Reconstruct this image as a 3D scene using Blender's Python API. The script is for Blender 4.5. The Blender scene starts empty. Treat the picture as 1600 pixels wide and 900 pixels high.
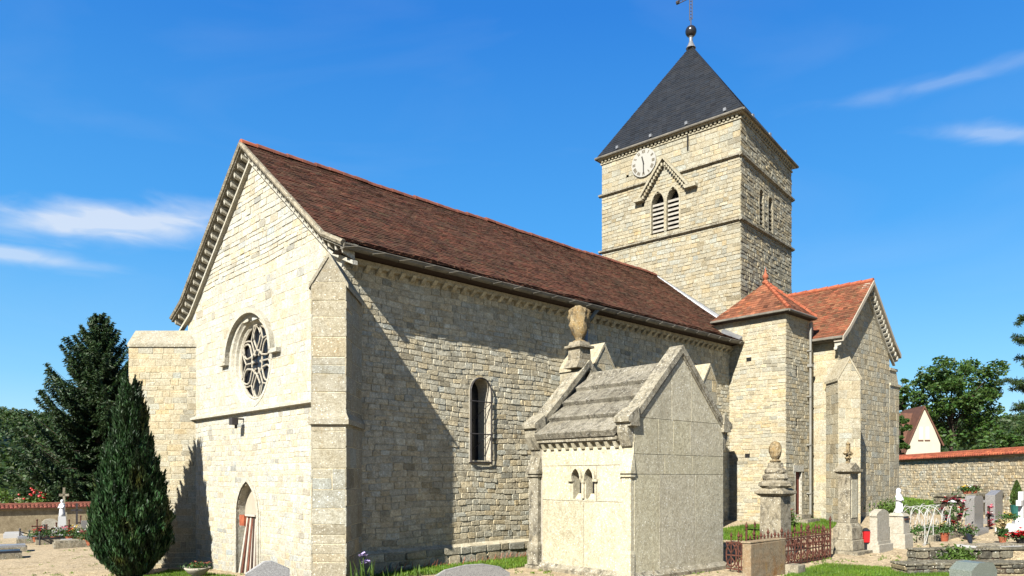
import bpy, math, random
import numpy as np
from math import sin, cos, pi, radians, sqrt, atan2
from mathutils import Vector, Matrix
scene = bpy.context.scene
# ------------------------------------------------------------------ camera
cam = bpy.data.cameras.new('camera'); camo = bpy.data.objects.new('camera', cam)
scene.collection.objects.link(camo); scene.camera = camo
camo.location = (0, 0, 2.1); camo.rotation_euler = (radians(90), 0, 0)
cam.sensor_width = 36; cam.lens = 25.875; cam.shift_y = 0.1844
cam.clip_end = 3000; cam.clip_start = .1
# ------------------------------------------------------------------ light
SUN_EL = radians(37.5); SX, SY = -.483, -.875          # towards the sun (horizontal)
world = bpy.data.worlds.new('World'); scene.world = world; world.use_nodes = True
wn = world.node_tree.nodes; wl = world.node_tree.links; wn.clear()
sky = wn.new('ShaderNodeTexSky'); sky.sky_type = 'NISHITA'; sky.sun_disc = False
sky.sun_elevation = SUN_EL; sky.sun_rotation = atan2(SX, SY); sky.altitude = 200
sky.air_density = 1.0; sky.dust_density = 0.; sky.ozone_density = 3.0
SKY_SAT, SKY_VAL, SKY_STR = 1.3, 1.0, .0537
hs = wn.new('ShaderNodeHueSaturation'); hs.inputs['Saturation'].default_value = SKY_SAT; hs.inputs['Value'].default_value = SKY_VAL
hs.inputs['Hue'].default_value = .497
wl.new(sky.outputs[0], hs.inputs['Color'])
tc = wn.new('ShaderNodeTexCoord')
def wmath(op, a, b=None, c=None, clamp=False):
    m = wn.new('ShaderNodeMath'); m.operation = op; m.use_clamp = clamp
    for i, q in enumerate((a, b, c)):
        if q is None: continue
        if isinstance(q, (int, float)): m.inputs[i].default_value = q
        else: wl.new(q, m.inputs[i])
    return m.outputs[0]
sep = wn.new('ShaderNodeSeparateXYZ'); wl.new(tc.outputs['Generated'], sep.inputs[0])
az = wmath('ARCTAN2', sep.outputs['X'], sep.outputs['Y'])
el = wmath('ARCSINE', sep.outputs['Z'])
comb = wn.new('ShaderNodeCombineXYZ'); wl.new(wmath('MULTIPLY', az, 1.0), comb.inputs[0]); wl.new(wmath('MULTIPLY', el, 3.2), comb.inputs[1])
def wnoise(scale, detail, dist, off):
    mp = wn.new('ShaderNodeMapping'); wl.new(comb.outputs[0], mp.inputs[0]); mp.inputs['Location'].default_value = off
    nz = wn.new('ShaderNodeTexNoise'); wl.new(mp.outputs[0], nz.inputs['Vector'])
    nz.inputs['Scale'].default_value = scale; nz.inputs['Detail'].default_value = detail; nz.inputs['Distortion'].default_value = dist
    return nz.outputs['Fac']
warp = wmath('SUBTRACT', wnoise(5, 5, .4, (0, 0, 0)), .5)
warp2 = wmath('SUBTRACT', wnoise(16, 6, .6, (3, 1, 0)), .5)
def cloud(a0, e0, ra, re, tilt, dens):
    da = wmath('SUBTRACT', az, a0); de = wmath('SUBTRACT', wmath('SUBTRACT', el, e0), wmath('MULTIPLY', da, tilt))
    x = wmath('DIVIDE', da, ra); y = wmath('DIVIDE', wmath('ADD', de, wmath('MULTIPLY', warp, re * 1.3)), re)
    d = wmath('SQRT', wmath('ADD', wmath('MULTIPLY', x, x), wmath('MULTIPLY', y, y)))
    d = wmath('ADD', d, wmath('ADD', wmath('MULTIPLY', warp, 1.1), wmath('MULTIPLY', warp2, 1.0)))
    m = wmath('MULTIPLY', wmath('SUBTRACT', 1.25, d), 1.05, clamp=True)
    m = wmath('MULTIPLY', m, m)
    return wmath('MULTIPLY', m, dens)
cl = [cloud(-.495, .295, .17, .027, .12, .70), cloud(-.60, .245, .12, .012, -.02, .5), cloud(.53, .435, .14, .012, .02, .16),
      cloud(.575, .375, .08, .014, -.25, .30), cloud(1.6, .35, .3, .03, .1, .6), cloud(-1.7, .3, .35, .04, .05, .6), cloud(2.7, .4, .3, .04, 0, .5), cloud(-2.6, .25, .3, .03, 0, .5)]
s = cl[0]
for q in cl[1:]: s = wmath('MAXIMUM', s, q)
hz = wmath('MULTIPLY', wmath('SUBTRACT', wnoise(2.2, 6, 1.2, (7, 2, 0)), .50), .8, clamp=True)
s = wmath('ADD', s, wmath('MULTIPLY', hz, .22), clamp=True)
mix = wn.new('ShaderNodeMix'); mix.data_type = 'RGBA'
rmp = wn.new('ShaderNodeValToRGB'); wl.new(wmath('MULTIPLY', wmath('MAXIMUM', el, 0.), 1.0), rmp.inputs[0])
cr_ = rmp.color_ramp; cr_.elements[0].position = 0; cr_.elements[0].color = (.43, .70, .87, 1); cr_.elements[1].position = 1; cr_.elements[1].color = (.010, .085, .34, 1)
for p_, c_ in ((.12, (.20, .52, .84, 1)), (.30, (.065, .34, .80, 1)), (.56, (.025, .20, .68, 1))):
    e_ = cr_.elements.new(p_); e_.color = c_
sc2 = wn.new('ShaderNodeMix'); sc2.data_type = 'RGBA'; sc2.blend_type = 'MULTIPLY'; sc2.inputs[0].default_value = 1
wl.new(rmp.outputs[0], sc2.inputs[6]); sc2.inputs[7].default_value = (6.5, 6.35, 6.2, 1)
m0 = wn.new('ShaderNodeMix'); m0.data_type = 'RGBA'; m0.inputs[0].default_value = .8
wl.new(hs.outputs[0], m0.inputs[6]); wl.new(sc2.outputs[2], m0.inputs[7])
wl.new(s, mix.inputs[0]); wl.new(m0.outputs[2], mix.inputs[6]); mix.inputs[7].default_value = (4.6, 4.8, 5.1, 1)
bg = wn.new('ShaderNodeBackground'); bg.inputs['Strength'].default_value = SKY_STR
wl.new(mix.outputs[2], bg.inputs['Color'])
wo = wn.new('ShaderNodeOutputWorld'); wl.new(bg.outputs[0], wo.inputs['Surface'])
sun = bpy.data.lights.new('sun', 'SUN'); suno = bpy.data.objects.new('sun', sun); scene.collection.objects.link(suno)
sun.energy = 5.0; sun.angle = radians(.5); sun.color = (1, .955, .87)
sv = Vector((SX * cos(SUN_EL), SY * cos(SUN_EL), sin(SUN_EL)))
suno.rotation_euler = (-sv).to_track_quat('-Z', 'Y').to_euler(); suno.location = sv * 60
scene.view_settings.view_transform = 'Standard'; scene.view_settings.look = 'None'
scene.view_settings.exposure = 1.82; scene.view_settings.gamma = 1
# ------------------------------------------------------------------ helpers
R = random.Random(7); NP = np.random.RandomState(5)
C = scene.collection
def tag(o, label=None, cat=None, group=None, kind=None):
    if label: o['label'] = label
    if cat: o['category'] = cat
    if group: o['group'] = group
    if kind: o['kind'] = kind
    return o
def thing(name, label, cat, loc=(0, 0, 0), rz=0, group=None, kind=None):
    o = bpy.data.objects.new(name, None); C.objects.link(o); o.location = loc; o.rotation_euler = (0, 0, rz)
    return tag(o, label, cat, group, kind)
def ident(*p): return p
class MB:
    def __init__(s, xf=None): s.v = []; s.f = []; s.c = []; s.xf = xf
    def add(s, vs, fs, t=(1, 1, 1)):
        b = len(s.v)
        s.v += [s.xf(*p) for p in vs] if s.xf else [tuple(p) for p in vs]
        s.f += [tuple(i + b for i in f) for f in fs]
        if isinstance(t, (int, float)): t = (t, t, t)
        s.c += [t] * len(fs)
        return s
    def box(s, x0, x1, y0, y1, z0, z1, t=1):
        return s.add([(x0, y0, z0), (x1, y0, z0), (x1, y1, z0), (x0, y1, z0), (x0, y0, z1), (x1, y0, z1), (x1, y1, z1), (x0, y1, z1)],
              [(0, 3, 2, 1), (4, 5, 6, 7), (0, 1, 5, 4), (1, 2, 6, 5), (2, 3, 7, 6), (3, 0, 4, 7)], t)
    def hexa(s, bot, top, t=1):
        return s.add(list(bot) + list(top), [(0, 3, 2, 1), (4, 5, 6, 7), (0, 1, 5, 4), (1, 2, 6, 5), (2, 3, 7, 6), (3, 0, 4, 7)], t)
    def frustum(s, cx, cy, z0, z1, a0, b0, a1, b1, t=1):
        return s.hexa([(cx - a0, cy - b0, z0), (cx + a0, cy - b0, z0), (cx + a0, cy + b0, z0), (cx - a0, cy + b0, z0)],
               [(cx - a1, cy - b1, z1), (cx + a1, cy - b1, z1), (cx + a1, cy + b1, z1), (cx - a1, cy + b1, z1)], t)
    def prism(s, poly, m0, t=1, d0=0, d1=1):
        n = len(poly)
        return s.add([m0(a, z, d0) for a, z in poly] + [m0(a, z, d1) for a, z in poly],
              [tuple(range(n)), tuple(range(2 * n - 1, n - 1, -1))] + [(i, (i + 1) % n, (i + 1) % n + n, i + n) for i in range(n)], t)
    def tube(s, pts, r, n=6, t=1, cap=True):
        pts = [Vector(p) for p in pts]; rs = r if isinstance(r, (list, tuple)) else [r] * len(pts)
        vs = []; fs = []
        for i, p in enumerate(pts):
            d = (pts[min(i + 1, len(pts) - 1)] - pts[max(i - 1, 0)]).normalized()
            u = d.cross(Vector((0, 0, 1))) if abs(d.z) < .95 else d.cross(Vector((0, 1, 0)))
            u.normalize(); w_ = d.cross(u)
            for k in range(n):
                a = 2 * pi * k / n; vs.append(tuple(p + (u * cos(a) + w_ * sin(a)) * rs[i]))
        for i in range(len(pts) - 1):
            for k in range(n): fs.append((i * n + k, i * n + (k + 1) % n, (i + 1) * n + (k + 1) % n, (i + 1) * n + k))
        if cap: fs += [tuple(range(n - 1, -1, -1)), tuple(range((len(pts) - 1) * n, len(pts) * n))]
        return s.add(vs, fs, t)
    def lathe(s, cx, cy, prof, n=16, t=1, jit=0, sx=1, sy=1, rnd=R):
        vs = []; fs = []
        for r, z in prof:
            for k in range(n):
                a = 2 * pi * k / n; q = r * (1 + jit * rnd.uniform(-1, 1)); vs.append((cx + q * cos(a) * sx, cy + q * sin(a) * sy, z))
        for i in range(len(prof) - 1):
            for k in range(n): fs.append((i * n + k, i * n + (k + 1) % n, (i + 1) * n + (k + 1) % n, (i + 1) * n + k))
        fs += [tuple(range(n - 1, -1, -1)), tuple(range((len(prof) - 1) * n, len(prof) * n))]
        return s.add(vs, fs, t)
    def build(s, name, mat, parent=None, kind=None, label=None, smooth=False, bevel=0):
        me = bpy.data.meshes.new(name); me.from_pydata(s.v, [], s.f)
        at = me.attributes.new('tint', 'FLOAT_COLOR', 'FACE')
        arr = np.ones((len(s.f), 4), dtype=np.float32)
        if s.c: arr[:, :3] = np.array(s.c, dtype=np.float32)
        at.data.foreach_set('color', arr.ravel())
        me.materials.append(mat)
        if smooth: me.polygons.foreach_set('use_smooth', [True] * len(me.polygons))
        o = bpy.data.objects.new(name, me); C.objects.link(o)
        if parent: o.parent = parent
        if kind: o['kind'] = kind
        if label: o['label'] = label
        if bevel:
            b = o.modifiers.new('bevel', 'BEVEL'); b.width = bevel; b.segments = 2; b.limit_method = 'ANGLE'
        return o
def np_mesh(name, verts, quads, tints, mat, parent=None, kind=None, label=None):
    """verts (N,3), quads (M,4), tints (M,)or(M,3)"""
    me = bpy.data.meshes.new(name); V = len(verts); F = len(quads)
    me.vertices.add(V); me.vertices.foreach_set('co', verts.astype(np.float32).ravel())
    me.loops.add(F * 4); me.loops.foreach_set('vertex_index', quads.astype(np.int32).ravel())
    me.polygons.add(F); me.polygons.foreach_set('loop_start', np.arange(0, F * 4, 4, dtype=np.int32))
    me.polygons.foreach_set('loop_total', np.full(F, 4, dtype=np.int32))
    me.update(calc_edges=True)
    at = me.attributes.new('tint', 'FLOAT_COLOR', 'FACE'); arr = np.ones((F, 4), dtype=np.float32)
    arr[:, :3] = tints if tints.ndim == 2 else tints[:, None]
    at.data.foreach_set('color', arr.ravel()); me.materials.append(mat)
    o = bpy.data.objects.new(name, me); C.objects.link(o)
    if parent: o.parent = parent
    if kind: o['kind'] = kind
    if label: o['label'] = label
    return o
def quads_from(cent, ax, wd, ln, wi, bend=None):
    """leaf quads: centre, length axis, width axis, half length, half width -> verts, quads (diamond-ish)"""
    n = len(cent); ln = np.broadcast_to(np.asarray(ln), (n,))[:, None]; wi = np.broadcast_to(np.asarray(wi), (n,))[:, None]
    v = np.empty((n, 4, 3)); v[:, 0] = cent - ax * ln; v[:, 1] = cent + wd * wi; v[:, 2] = cent + ax * ln; v[:, 3] = cent - wd * wi
    return v.reshape(-1, 3), np.arange(n * 4).reshape(-1, 4)
def unit(a): return a / np.maximum(np.linalg.norm(a, axis=1, keepdims=True), 1e-6)
def rand_dirs(n): return unit(NP.normal(size=(n, 3)))
# ------------------------------------------------------------------ materials
class NT:
    def __init__(s, name):
        s.m = bpy.data.materials.new(name); s.m.use_nodes = True; s.n = s.m.node_tree.nodes; s.l = s.m.node_tree.links
        s.b = s.n['Principled BSDF']; s.tc = s.n.new('ShaderNodeTexCoord')
    def put(s, inp, v):
        if isinstance(v, (int, float)): inp.default_value = v
        elif isinstance(v, tuple): inp.default_value = v if len(v) == len(inp.default_value) else tuple(v) + (1,)
        else: s.l.new(v, inp)
    def noise(s, scale, detail=4, rough=.6, dist=0, vec=None, w=None):
        x = s.n.new('ShaderNodeTexNoise'); x.inputs['Scale'].default_value = scale; x.inputs['Detail'].default_value = detail
        x.inputs['Roughness'].default_value = rough; x.inputs['Distortion'].default_value = dist
        s.l.new(vec or s.tc.outputs['Object'], x.inputs['Vector']); return x.outputs['Fac']
    def mapped(s, scale, loc=(0, 0, 0)):
        m = s.n.new('ShaderNodeMapping'); s.l.new(s.tc.outputs['Object'], m.inputs[0]); m.inputs['Scale'].default_value = scale; m.inputs['Location'].default_value = loc
        return m.outputs[0]
    def voro(s, scale, feature='F1', vec=None, out='Distance'):
        x = s.n.new('ShaderNodeTexVoronoi'); x.feature = feature; x.inputs['Scale'].default_value = scale
        s.l.new(vec or s.tc.outputs['Object'], x.inputs['Vector']); return x.outputs[out]
    def ramp(s, f, a, b, lo=0., hi=1.):
        x = s.n.new('ShaderNodeMapRange'); x.clamp = True; s.l.new(f, x.inputs['Value'])
        for k, v in (('From Min', a), ('From Max', b), ('To Min', lo), ('To Max', hi)): x.inputs[k].default_value = v
        return x.outputs[0]
    def mix(s, f, a, b, mode='MIX'):
        x = s.n.new('ShaderNodeMix'); x.data_type = 'RGBA'; x.blend_type = mode
        s.put(x.inputs[0], f); s.put(x.inputs[6], a); s.put(x.inputs[7], b); return x.outputs[2]
    def math(s, op, a, b=0.):
        x = s.n.new('ShaderNodeMath'); x.operation = op; s.put(x.inputs[0], a); s.put(x.inputs[1], b); return x.outputs[0]
    def tint(s): 
        a = s.n.new('ShaderNodeAttribute'); a.attribute_name = 'tint'; return a.outputs['Color']
    def z(s):
        x = s.n.new('ShaderNodeSeparateXYZ'); s.l.new(s.tc.outputs['Object'], x.inputs[0]); return x.outputs['Z']
    def bump(s, h, strength=.5, dist=.02, prev=None):
        x = s.n.new('ShaderNodeBump'); x.inputs['Strength'].default_value = strength; x.inputs['Distance'].default_value = dist
        s.l.new(h, x.inputs['Height'])
        if prev: s.l.new(prev, x.inputs['Normal'])
        return x.outputs[0]
    def done(s, col, rough=.9, normal=None, spec=.2, metal=0, k=.45):
        if k != 1: col = s.mix(1.0, col, (k, k, k), 'MULTIPLY')
        s.put(s.b.inputs['Base Color'], col); s.put(s.b.inputs['Roughness'], rough)
        s.b.inputs['Specular IOR Level'].default_value = spec; s.b.inputs['Metallic'].default_value = metal
        if normal: s.l.new(normal, s.b.inputs['Normal'])
        return s.m
def stone(name, c1, c2, stain=(.2, .16, .1), stain_amt=.35, lichen=.0, lichen_col=(.70, .68, .61), dark=.0, bs=.5, fine=1.0, orange=0., pits=.5, tall=1., streak=0., lsc=17, k=.56, damp=0.):
    t = NT(name)
    big = t.noise(.55, 5, .65, .3, vec=t.mapped((1, 1, tall))); mid = t.noise(4.5, 5, .65); fin = t.noise(38 * fine, 4, .7)
    col = t.mix(t.ramp(big, .35, .65), c1, c2)
    col = t.mix(t.ramp(mid, .30, .72), t.mix(.5, col, stain), col) if stain_amt else col
    col = t.mix(t.math('MULTIPLY', t.ramp(t.noise(1.7, 6, .7, .5), .55, .72), stain_amt), col, stain)
    if damp: col = t.mix(t.math('MULTIPLY', t.ramp(t.math('ADD', t.z(), t.math('MULTIPLY', t.noise(1.3, 6, .7), 1.6)), 1.55, .75), damp), col, (.16, .15, .12))
    if orange: col = t.mix(t.math('MULTIPLY', t.ramp(t.noise(2.6, 6, .7, .8), .58, .7), orange), col, (.42, .26, .07))
    if dark: col = t.mix(t.math('MULTIPLY', t.ramp(t.noise(7, 7, .75, .4, vec=t.mapped((1, 1, .6), (4, 2, 7))), .48, .62), dark), col, (.055, .05, .042))
    if lichen:
        v = t.voro(lsc); sp = t.ramp(t.math('ADD', v, t.math('MULTIPLY', t.noise(50, 3), .35)), .42, .30)
        col = t.mix(t.math('MULTIPLY', t.math('MULTIPLY', sp, t.ramp(t.noise(2.3, 4, .6), .36, .52)), lichen), col, lichen_col)
    if streak: col = t.mix(t.math('MULTIPLY', t.math('MULTIPLY', t.ramp(t.noise(2.4, 5, .7, 0, vec=t.mapped((1, 1, .14), (3, 5, 1))), .50, .72), t.ramp(t.noise(.8, 3), .4, .65)), streak), col, (.17, .15, .12))
    col = t.mix(t.ramp(fin, .25, .75), t.mix(1.0, col, (.60, .575, .53), 'MULTIPLY'), t.mix(1.0, col, (1.2, 1.2, 1.2), 'MULTIPLY'))
    col = t.mix(t.ramp(t.noise(15 * fine, 5, .75, .3), .36, .6), t.mix(1.0, col, (.74, .72, .68), 'MULTIPLY'), col)
    pit = t.ramp(t.voro(23 * fine), .0, .16)
    if pits: col = t.mix(t.math('MULTIPLY', t.math('SUBTRACT', 1., pit), t.math('MULTIPLY', t.ramp(t.noise(3.1, 3), .45, .6), pits)), col, (.09, .075, .055))
    col = t.mix(1.0, col, t.tint(), 'MULTIPLY')
    col = t.mix(1.0, col, (.985, 1.0, 1.0), 'MULTIPLY')
    n = t.bump(t.noise(11 * fine, 6, .75), bs, .035); n = t.bump(fin, bs * .8, .012, n); n = t.bump(pit, bs * .5, .01, n)
    return t.done(col, .93, n, .1, k=k)
def plain(name, c, rough=.7, var=.15, scale=6, bs=.15, metal=0, spec=.3, c2=None):
    t = NT(name); nz = t.noise(scale, 5, .65)
    col = t.mix(t.ramp(nz, .3, .7), tuple(x * (1 - var) for x in c), c2 or tuple(min(1, x * (1 + var)) for x in c))
    col = t.mix(1.0, col, t.tint(), 'MULTIPLY')
    return t.done(col, rough, t.bump(t.noise(scale * 6, 4), bs, .01), spec, metal)
def leafmat(name, c1, c2, trans=.25):
    t = NT(name); col = t.mix(t.ramp(t.noise(1.2, 3), .35, .65), c1, c2); col = t.mix(1.0, col, t.tint(), 'MULTIPLY')
    m = t.done(col, .55, None, .25, k=.58)
    if trans:
        tr = t.n.new('ShaderNodeBsdfTranslucent'); t.l.new(t.mix(1.0, col, (.82, .90, .33), 'MULTIPLY'), tr.inputs['Color'])
        mx = t.n.new('ShaderNodeMixShader'); mx.inputs[0].default_value = trans
        t.l.new(t.b.outputs[0], mx.inputs[1]); t.l.new(tr.outputs[0], mx.inputs[2]); t.l.new(mx.outputs[0], t.n['Material Output'].inputs['Surface'])
    return m
M = {}
M['facade'] = stone('facade_stone', (.66, .645, .575), (.59, .585, .54), (.50, .43, .29), .40, damp=.25, bs=.7, pits=.5, orange=.10, streak=.25)
M['facade_mortar'] = stone('facade_mortar', (.86, .78, .58), (.76, .70, .54), (.55, .45, .27), .3, bs=.3, pits=.1)
M['nave'] = stone('nave_stone', (.90, .83, .64), (.82, .765, .61), (.24, .19, .11), .5, lichen=.45, lichen_col=(.85, .83, .76), bs=1., pits=.9, dark=.12, streak=.30, damp=.6)
M['nave_mortar'] = stone('nave_mortar', (.80, .73, .56), (.72, .66, .51), (.2, .16, .09), .4, bs=.6)
M['buttress'] = stone('buttress_stone', (.55, .52, .42), (.45, .43, .37), (.30, .25, .15), .6, lichen=1., lichen_col=(.9, .88, .8), bs=.7, pits=.8, orange=.3, streak=.5, damp=.25)
M['tower'] = stone('tower_stone', (.56, .525, .41), (.49, .465, .38), (.34, .27, .15), .5, lichen=.45, bs=1., orange=.25, pits=.8, streak=.45)
M['tower_mortar'] = stone('tower_mortar', (.50, .44, .32), (.44, .39, .29), (.28, .2, .1), .4, bs=.5)
M['transept'] = stone('transept_stone', (.66, .605, .455), (.57, .53, .42), (.36, .28, .16), .5, damp=.3, lichen=.6, bs=.8, orange=.2, streak=.45)
M['chapel'] = stone('chapel_limestone', (.74, .69, .53), (.65, .61, .48), (.38, .33, .22), .4, lichen=1., lichen_col=(.98, .96, .88), dark=.09, bs=.4, pits=.35, streak=.2, orange=.10)
M['chapel_roof'] = stone('chapel_roof_slab', (.44, .41, .34), (.31, .29, .24), (.16, .14, .1), .6, lichen=1., lichen_col=(.70, .68, .62), dark=.75, bs=.9, orange=.15, pits=.8)
M['chapel_trim'] = stone('chapel_trim_stone', (.52, .48, .38), (.42, .39, .32), (.2, .17, .11), .6, lichen=1., lichen_col=(.85, .83, .76), dark=.7, bs=.6, orange=.25)
M['tomb'] = stone('weathered_tomb_stone', (.52, .47, .36), (.40, .365, .29), (.22, .17, .1), .6, lichen=1., lichen_col=(.78, .76, .68), dark=.65, streak=.4, bs=.7, fine=1.5)
M['rusty_stone'] = stone('rust_streaked_stone', (.40, .34, .24), (.30, .26, .19), (.33, .15, .04), .8, lichen=.3, dark=.3, bs=.4, orange=.7, tall=.15)
M['urn'] = stone('mossy_urn_stone', (.42, .36, .24), (.3, .24, .14), (.42, .22, .04), .6, lichen=.6, dark=.75, bs=.7, orange=.9, fine=1.6)
M['mossy'] = stone('mossy_wall_stone', (.36, .33, .25), (.24, .22, .17), (.1, .09, .06), .6, lichen=1., lichen_col=(.80, .77, .66), dark=.9, bs=1., fine=.8, lsc=12, orange=.15)
M['wallstone'] = stone('cemetery_wall_stone', (.95, .88, .70), (.86, .74, .52), (.34, .22, .11), .5, lichen=.3, bs=.7, orange=.25)
M['render'] = stone('ochre_wall_render', (.60, .50, .33), (.52, .43, .29), (.2, .15, .09), .5, bs=.25, pits=.1)
M['white_stone'] = stone('pale_limestone', (.55, .52, .45), (.47, .45, .39), (.45, .38, .28), .3, bs=.15, pits=.05)
def granite(name, c1, c2, c3, rough=.35):
    t = NT(name); a = t.noise(90, 3, .7); b = t.voro(140, out='Color'); sp = t.n.new('ShaderNodeSeparateColor'); t.l.new(b, sp.inputs[0])
    col = t.mix(t.ramp(a, .35, .65), c1, c2); col = t.mix(t.ramp(sp.outputs[0], .72, .8), col, c3); col = t.mix(1.0, col, t.tint(), 'MULTIPLY')
    return t.done(col, rough, None, .4)
M['granite'] = granite('grey_granite', (.26, .25, .24), (.36, .35, .33), (.13, .12, .12))
M['granite_dark'] = granite('dark_granite', (.2, .2, .2), (.34, .34, .34), (.5, .5, .5))
M['granite_green'] = granite('green_grey_granite', (.13, .165, .135), (.20, .235, .20), (.30, .33, .29))
M['black'] = plain('black_granite', (.03, .03, .035), .25, .2)
M['marble'] = plain('white_marble', (.68, .68, .67), .4, .04, 3, .05)
M['statue'] = plain('white_painted_plaster', (.80, .81, .82), .5, .03, 5, .05)
M['clock'] = plain('clock_enamel', (.47, .46, .41), .4, .02, 2, 0)
M['ink'] = plain('black_paint', (.03, .028, .025), .6, .1)
M['roman'] = plain('faded_numeral_paint', (.14, .11, .06), .7, .2)
M['wire'] = plain('white_painted_iron', (.58, .58, .54), .5, .15, 20, .1)
M['rust'] = plain('rusty_iron', (.10, .030, .018), .85, .5, 14, .4, c2=(.17, .055, .028))
M['iron'] = plain('dark_iron', (.05, .045, .045), .6, .3, 14, .2)
M['zinc'] = plain('zinc_sheet', (.32, .33, .34), .45, .2, 5, .1, metal=.4)
M['gutter'] = plain('weathered_zinc_gutter', (.22, .20, .16), .6, .4, 3, .2, metal=.2)
M['pipe'] = plain('grey_downpipe_paint', (.30, .29, .25), .6, .2, 3, .1)
M['bluepipe'] = plain('blue_grey_pipe', (.17, .24, .33), .6, .2, 3, .1)
M['glass'] = plain('dark_leaded_glass', (.012, .013, .018), .25, .3, 8, .3, spec=.5)
M['door'] = plain('red_brown_door_paint', (.24, .05, .03), .6, .2, 9, .2)
M['wood_red'] = plain('red_brown_wood', (.17, .06, .035), .7, .4, 9, .3)
M['wood_pale'] = plain('pale_painted_wood', (.60, .54, .45), .7, .12, 9, .3)
M['wood_dark'] = plain('dark_wood', (.06, .035, .025), .8, .3, 9, .3)
M['louvre'] = plain('weathered_slate_louvre', (.44, .41, .35), .8, .2, 5, .3)
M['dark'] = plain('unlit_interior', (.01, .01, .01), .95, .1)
M['plaster'] = plain('pale_infill_render', (.5, .44, .34), .9, .1, 3, .2)
M['house'] = plain('cream_house_render', (.60, .54, .42), .9, .06, 1, .1)
M['houseroof'] = plain('brown_house_tiles', (.14, .06, .035), .85, .35, 2, .4)
M['terracotta'] = plain('terracotta', (.42, .13, .06), .8, .25, 8, .3)
M['clay_red'] = plain('red_clay_tile', (.42, .09, .035), .85, .35, 5, .3, c2=(.55, .16, .07))
M['clay_dark'] = plain('old_red_clay_tile', (.20, .06, .035), .85, .35, 5, .3, c2=(.36, .12, .07))
M['soil'] = plain('dark_soil', (.07, .045, .03), .95, .3, 30, .6)
M['bark'] = plain('brown_bark', (.09, .065, .045), .95, .35, 9, .8)
M['pink'] = plain('pink_petals', (.75, .12, .18), .6, .25, 20); M['red'] = plain('red_petals', (.62, .012, .015), .55, .3, 30)
M['yellow'] = plain('yellow_petals', (.8, .55, .04), .6, .2, 20); M['cream'] = plain('cream_petals', (.82, .66, .36), .6, .15, 20)
M['lilac'] = plain('lilac_petals', (.55, .45, .8), .6, .2, 20); M['maroon'] = plain('dark_red_petals', (.15, .01, .03), .6, .2, 20)
M['whitep'] = plain('white_petals', (.85, .83, .8), .6, .1, 20)
M['leaf'] = leafmat('bright_leaf', (.065, .12, .022), (.10, .17, .03)); M['leaf_mid'] = leafmat('mid_green_leaf', (.035, .085, .018), (.06, .12, .022))
M['leaf_far'] = leafmat('far_leaf', (.030, .060, .018), (.046, .082, .022))
M['needle'] = leafmat('spruce_needles', (.016, .046, .014), (.028, .060, .016), .1)
M['yew'] = leafmat('dark_cypress_scale', (.008, .034, .010), (.016, .05, .014), .08)
M['grass'] = leafmat('grass_blade', (.09, .19, .02), (.14, .25, .03), .3)
def roofmat(name, c1, c2, moss=.0):
    t = NT(name); col = t.mix(t.ramp(t.noise(1.1, 5, .65), .35, .65), c1, c2)
    col = t.mix(t.ramp(t.noise(30, 4, .7), .3, .75), t.mix(.5, col, (.06, .03, .02)), col)
    if moss: col = t.mix(t.math('MULTIPLY', t.ramp(t.noise(5, 6, .7), .56, .68), moss), col, (.20, .15, .07))
    col = t.mix(1.0, col, t.tint(), 'MULTIPLY')
    return t.done(col, .85, t.bump(t.noise(45, 4, .7), .5, .01), .15)
M['tile'] = roofmat('old_clay_roof_tile', (.165, .064, .034), (.10, .048, .027), .5)
M['tile_orange'] = roofmat('orange_clay_roof_tile', (.37, .13, .062), (.25, .098, .052), .7)
M['slate'] = NT('blue_black_slate').done((.022, .025, .033), .42, None, .35)
_t = NT('slate_shingle'); _c = _t.mix(_t.ramp(_t.noise(2, 4), .3, .7), (.014, .017, .021), (.024, .027, .031)); _c = _t.mix(1.0, _c, _t.tint(), 'MULTIPLY')
M['slate'] = _t.done(_c, .5, _t.bump(_t.noise(30, 3), .2, .005), .3)
# ------------------------------------------------------------------ ground
def interp(x, tab):
    if x <= tab[0][0]: return tab[0][1]
    for (a, p), (b, q) in zip(tab, tab[1:]):
        if x <= b: return p + (q - p) * (x - a) / (b - a)
    return tab[-1][1]
def sstep(x, a, b):
    t = max(0, min(1, (x - a) / (b - a))); return t * t * (3 - 2 * t)
def gz(x, y):
    l = interp(x, [(-60, -1.4), (-25, -.82), (-11, -.6), (-7, -.42), (-4, -.12), (-2, 0)])
    r = interp(y, [(17, 0), (19.6, .1), (25, .5), (29, .7), (40, 1.0), (80, 1.2)]) * sstep(x, 0, 4)
    return l + r
def axis(lim, fine, step):
    a = list(np.arange(-fine, fine + .01, step)); x = fine; d = step
    while x < lim: d *= 1.35; x += d; a.append(x); a.insert(0, -x)
    return a
xs = axis(900, 32, .5); ys = [y + 20 for y in axis(900, 30, .5)]
mb = MB(); nx = len(xs)
for y in ys:
    for x in xs: mb.v.append((x, y, gz(x, y)))
for j in range(len(ys) - 1):
    for i in range(nx - 1): mb.f.append((j * nx + i, j * nx + i + 1, (j + 1) * nx + i + 1, (j + 1) * nx + i))
mb.c = [(1, 1, 1)] * len(mb.f)
t = NT('gravel'); v = t.voro(22, out='Color'); sc_ = t.n.new('ShaderNodeSeparateColor'); t.l.new(v, sc_.inputs[0])
col = t.mix(t.ramp(t.noise(.5, 5, .6), .35, .65), (.60, .49, .32), (.52, .43, .29))
col = t.mix(t.ramp(t.noise(2.2, 6, .7), .5, .75), col, (.36, .28, .16))
col = t.mix(1.0, col, t.mix(sc_.outputs[0], (.62, .6, .58), (1.3, 1.28, 1.25)), 'MULTIPLY')
nn = t.bump(t.voro(22), .9, .02); nn = t.bump(t.noise(60, 3), .5, .01, nn)
far = t.ramp(t.math('ABSOLUTE', t.noise(.01, 2)), .4, .6)
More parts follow.
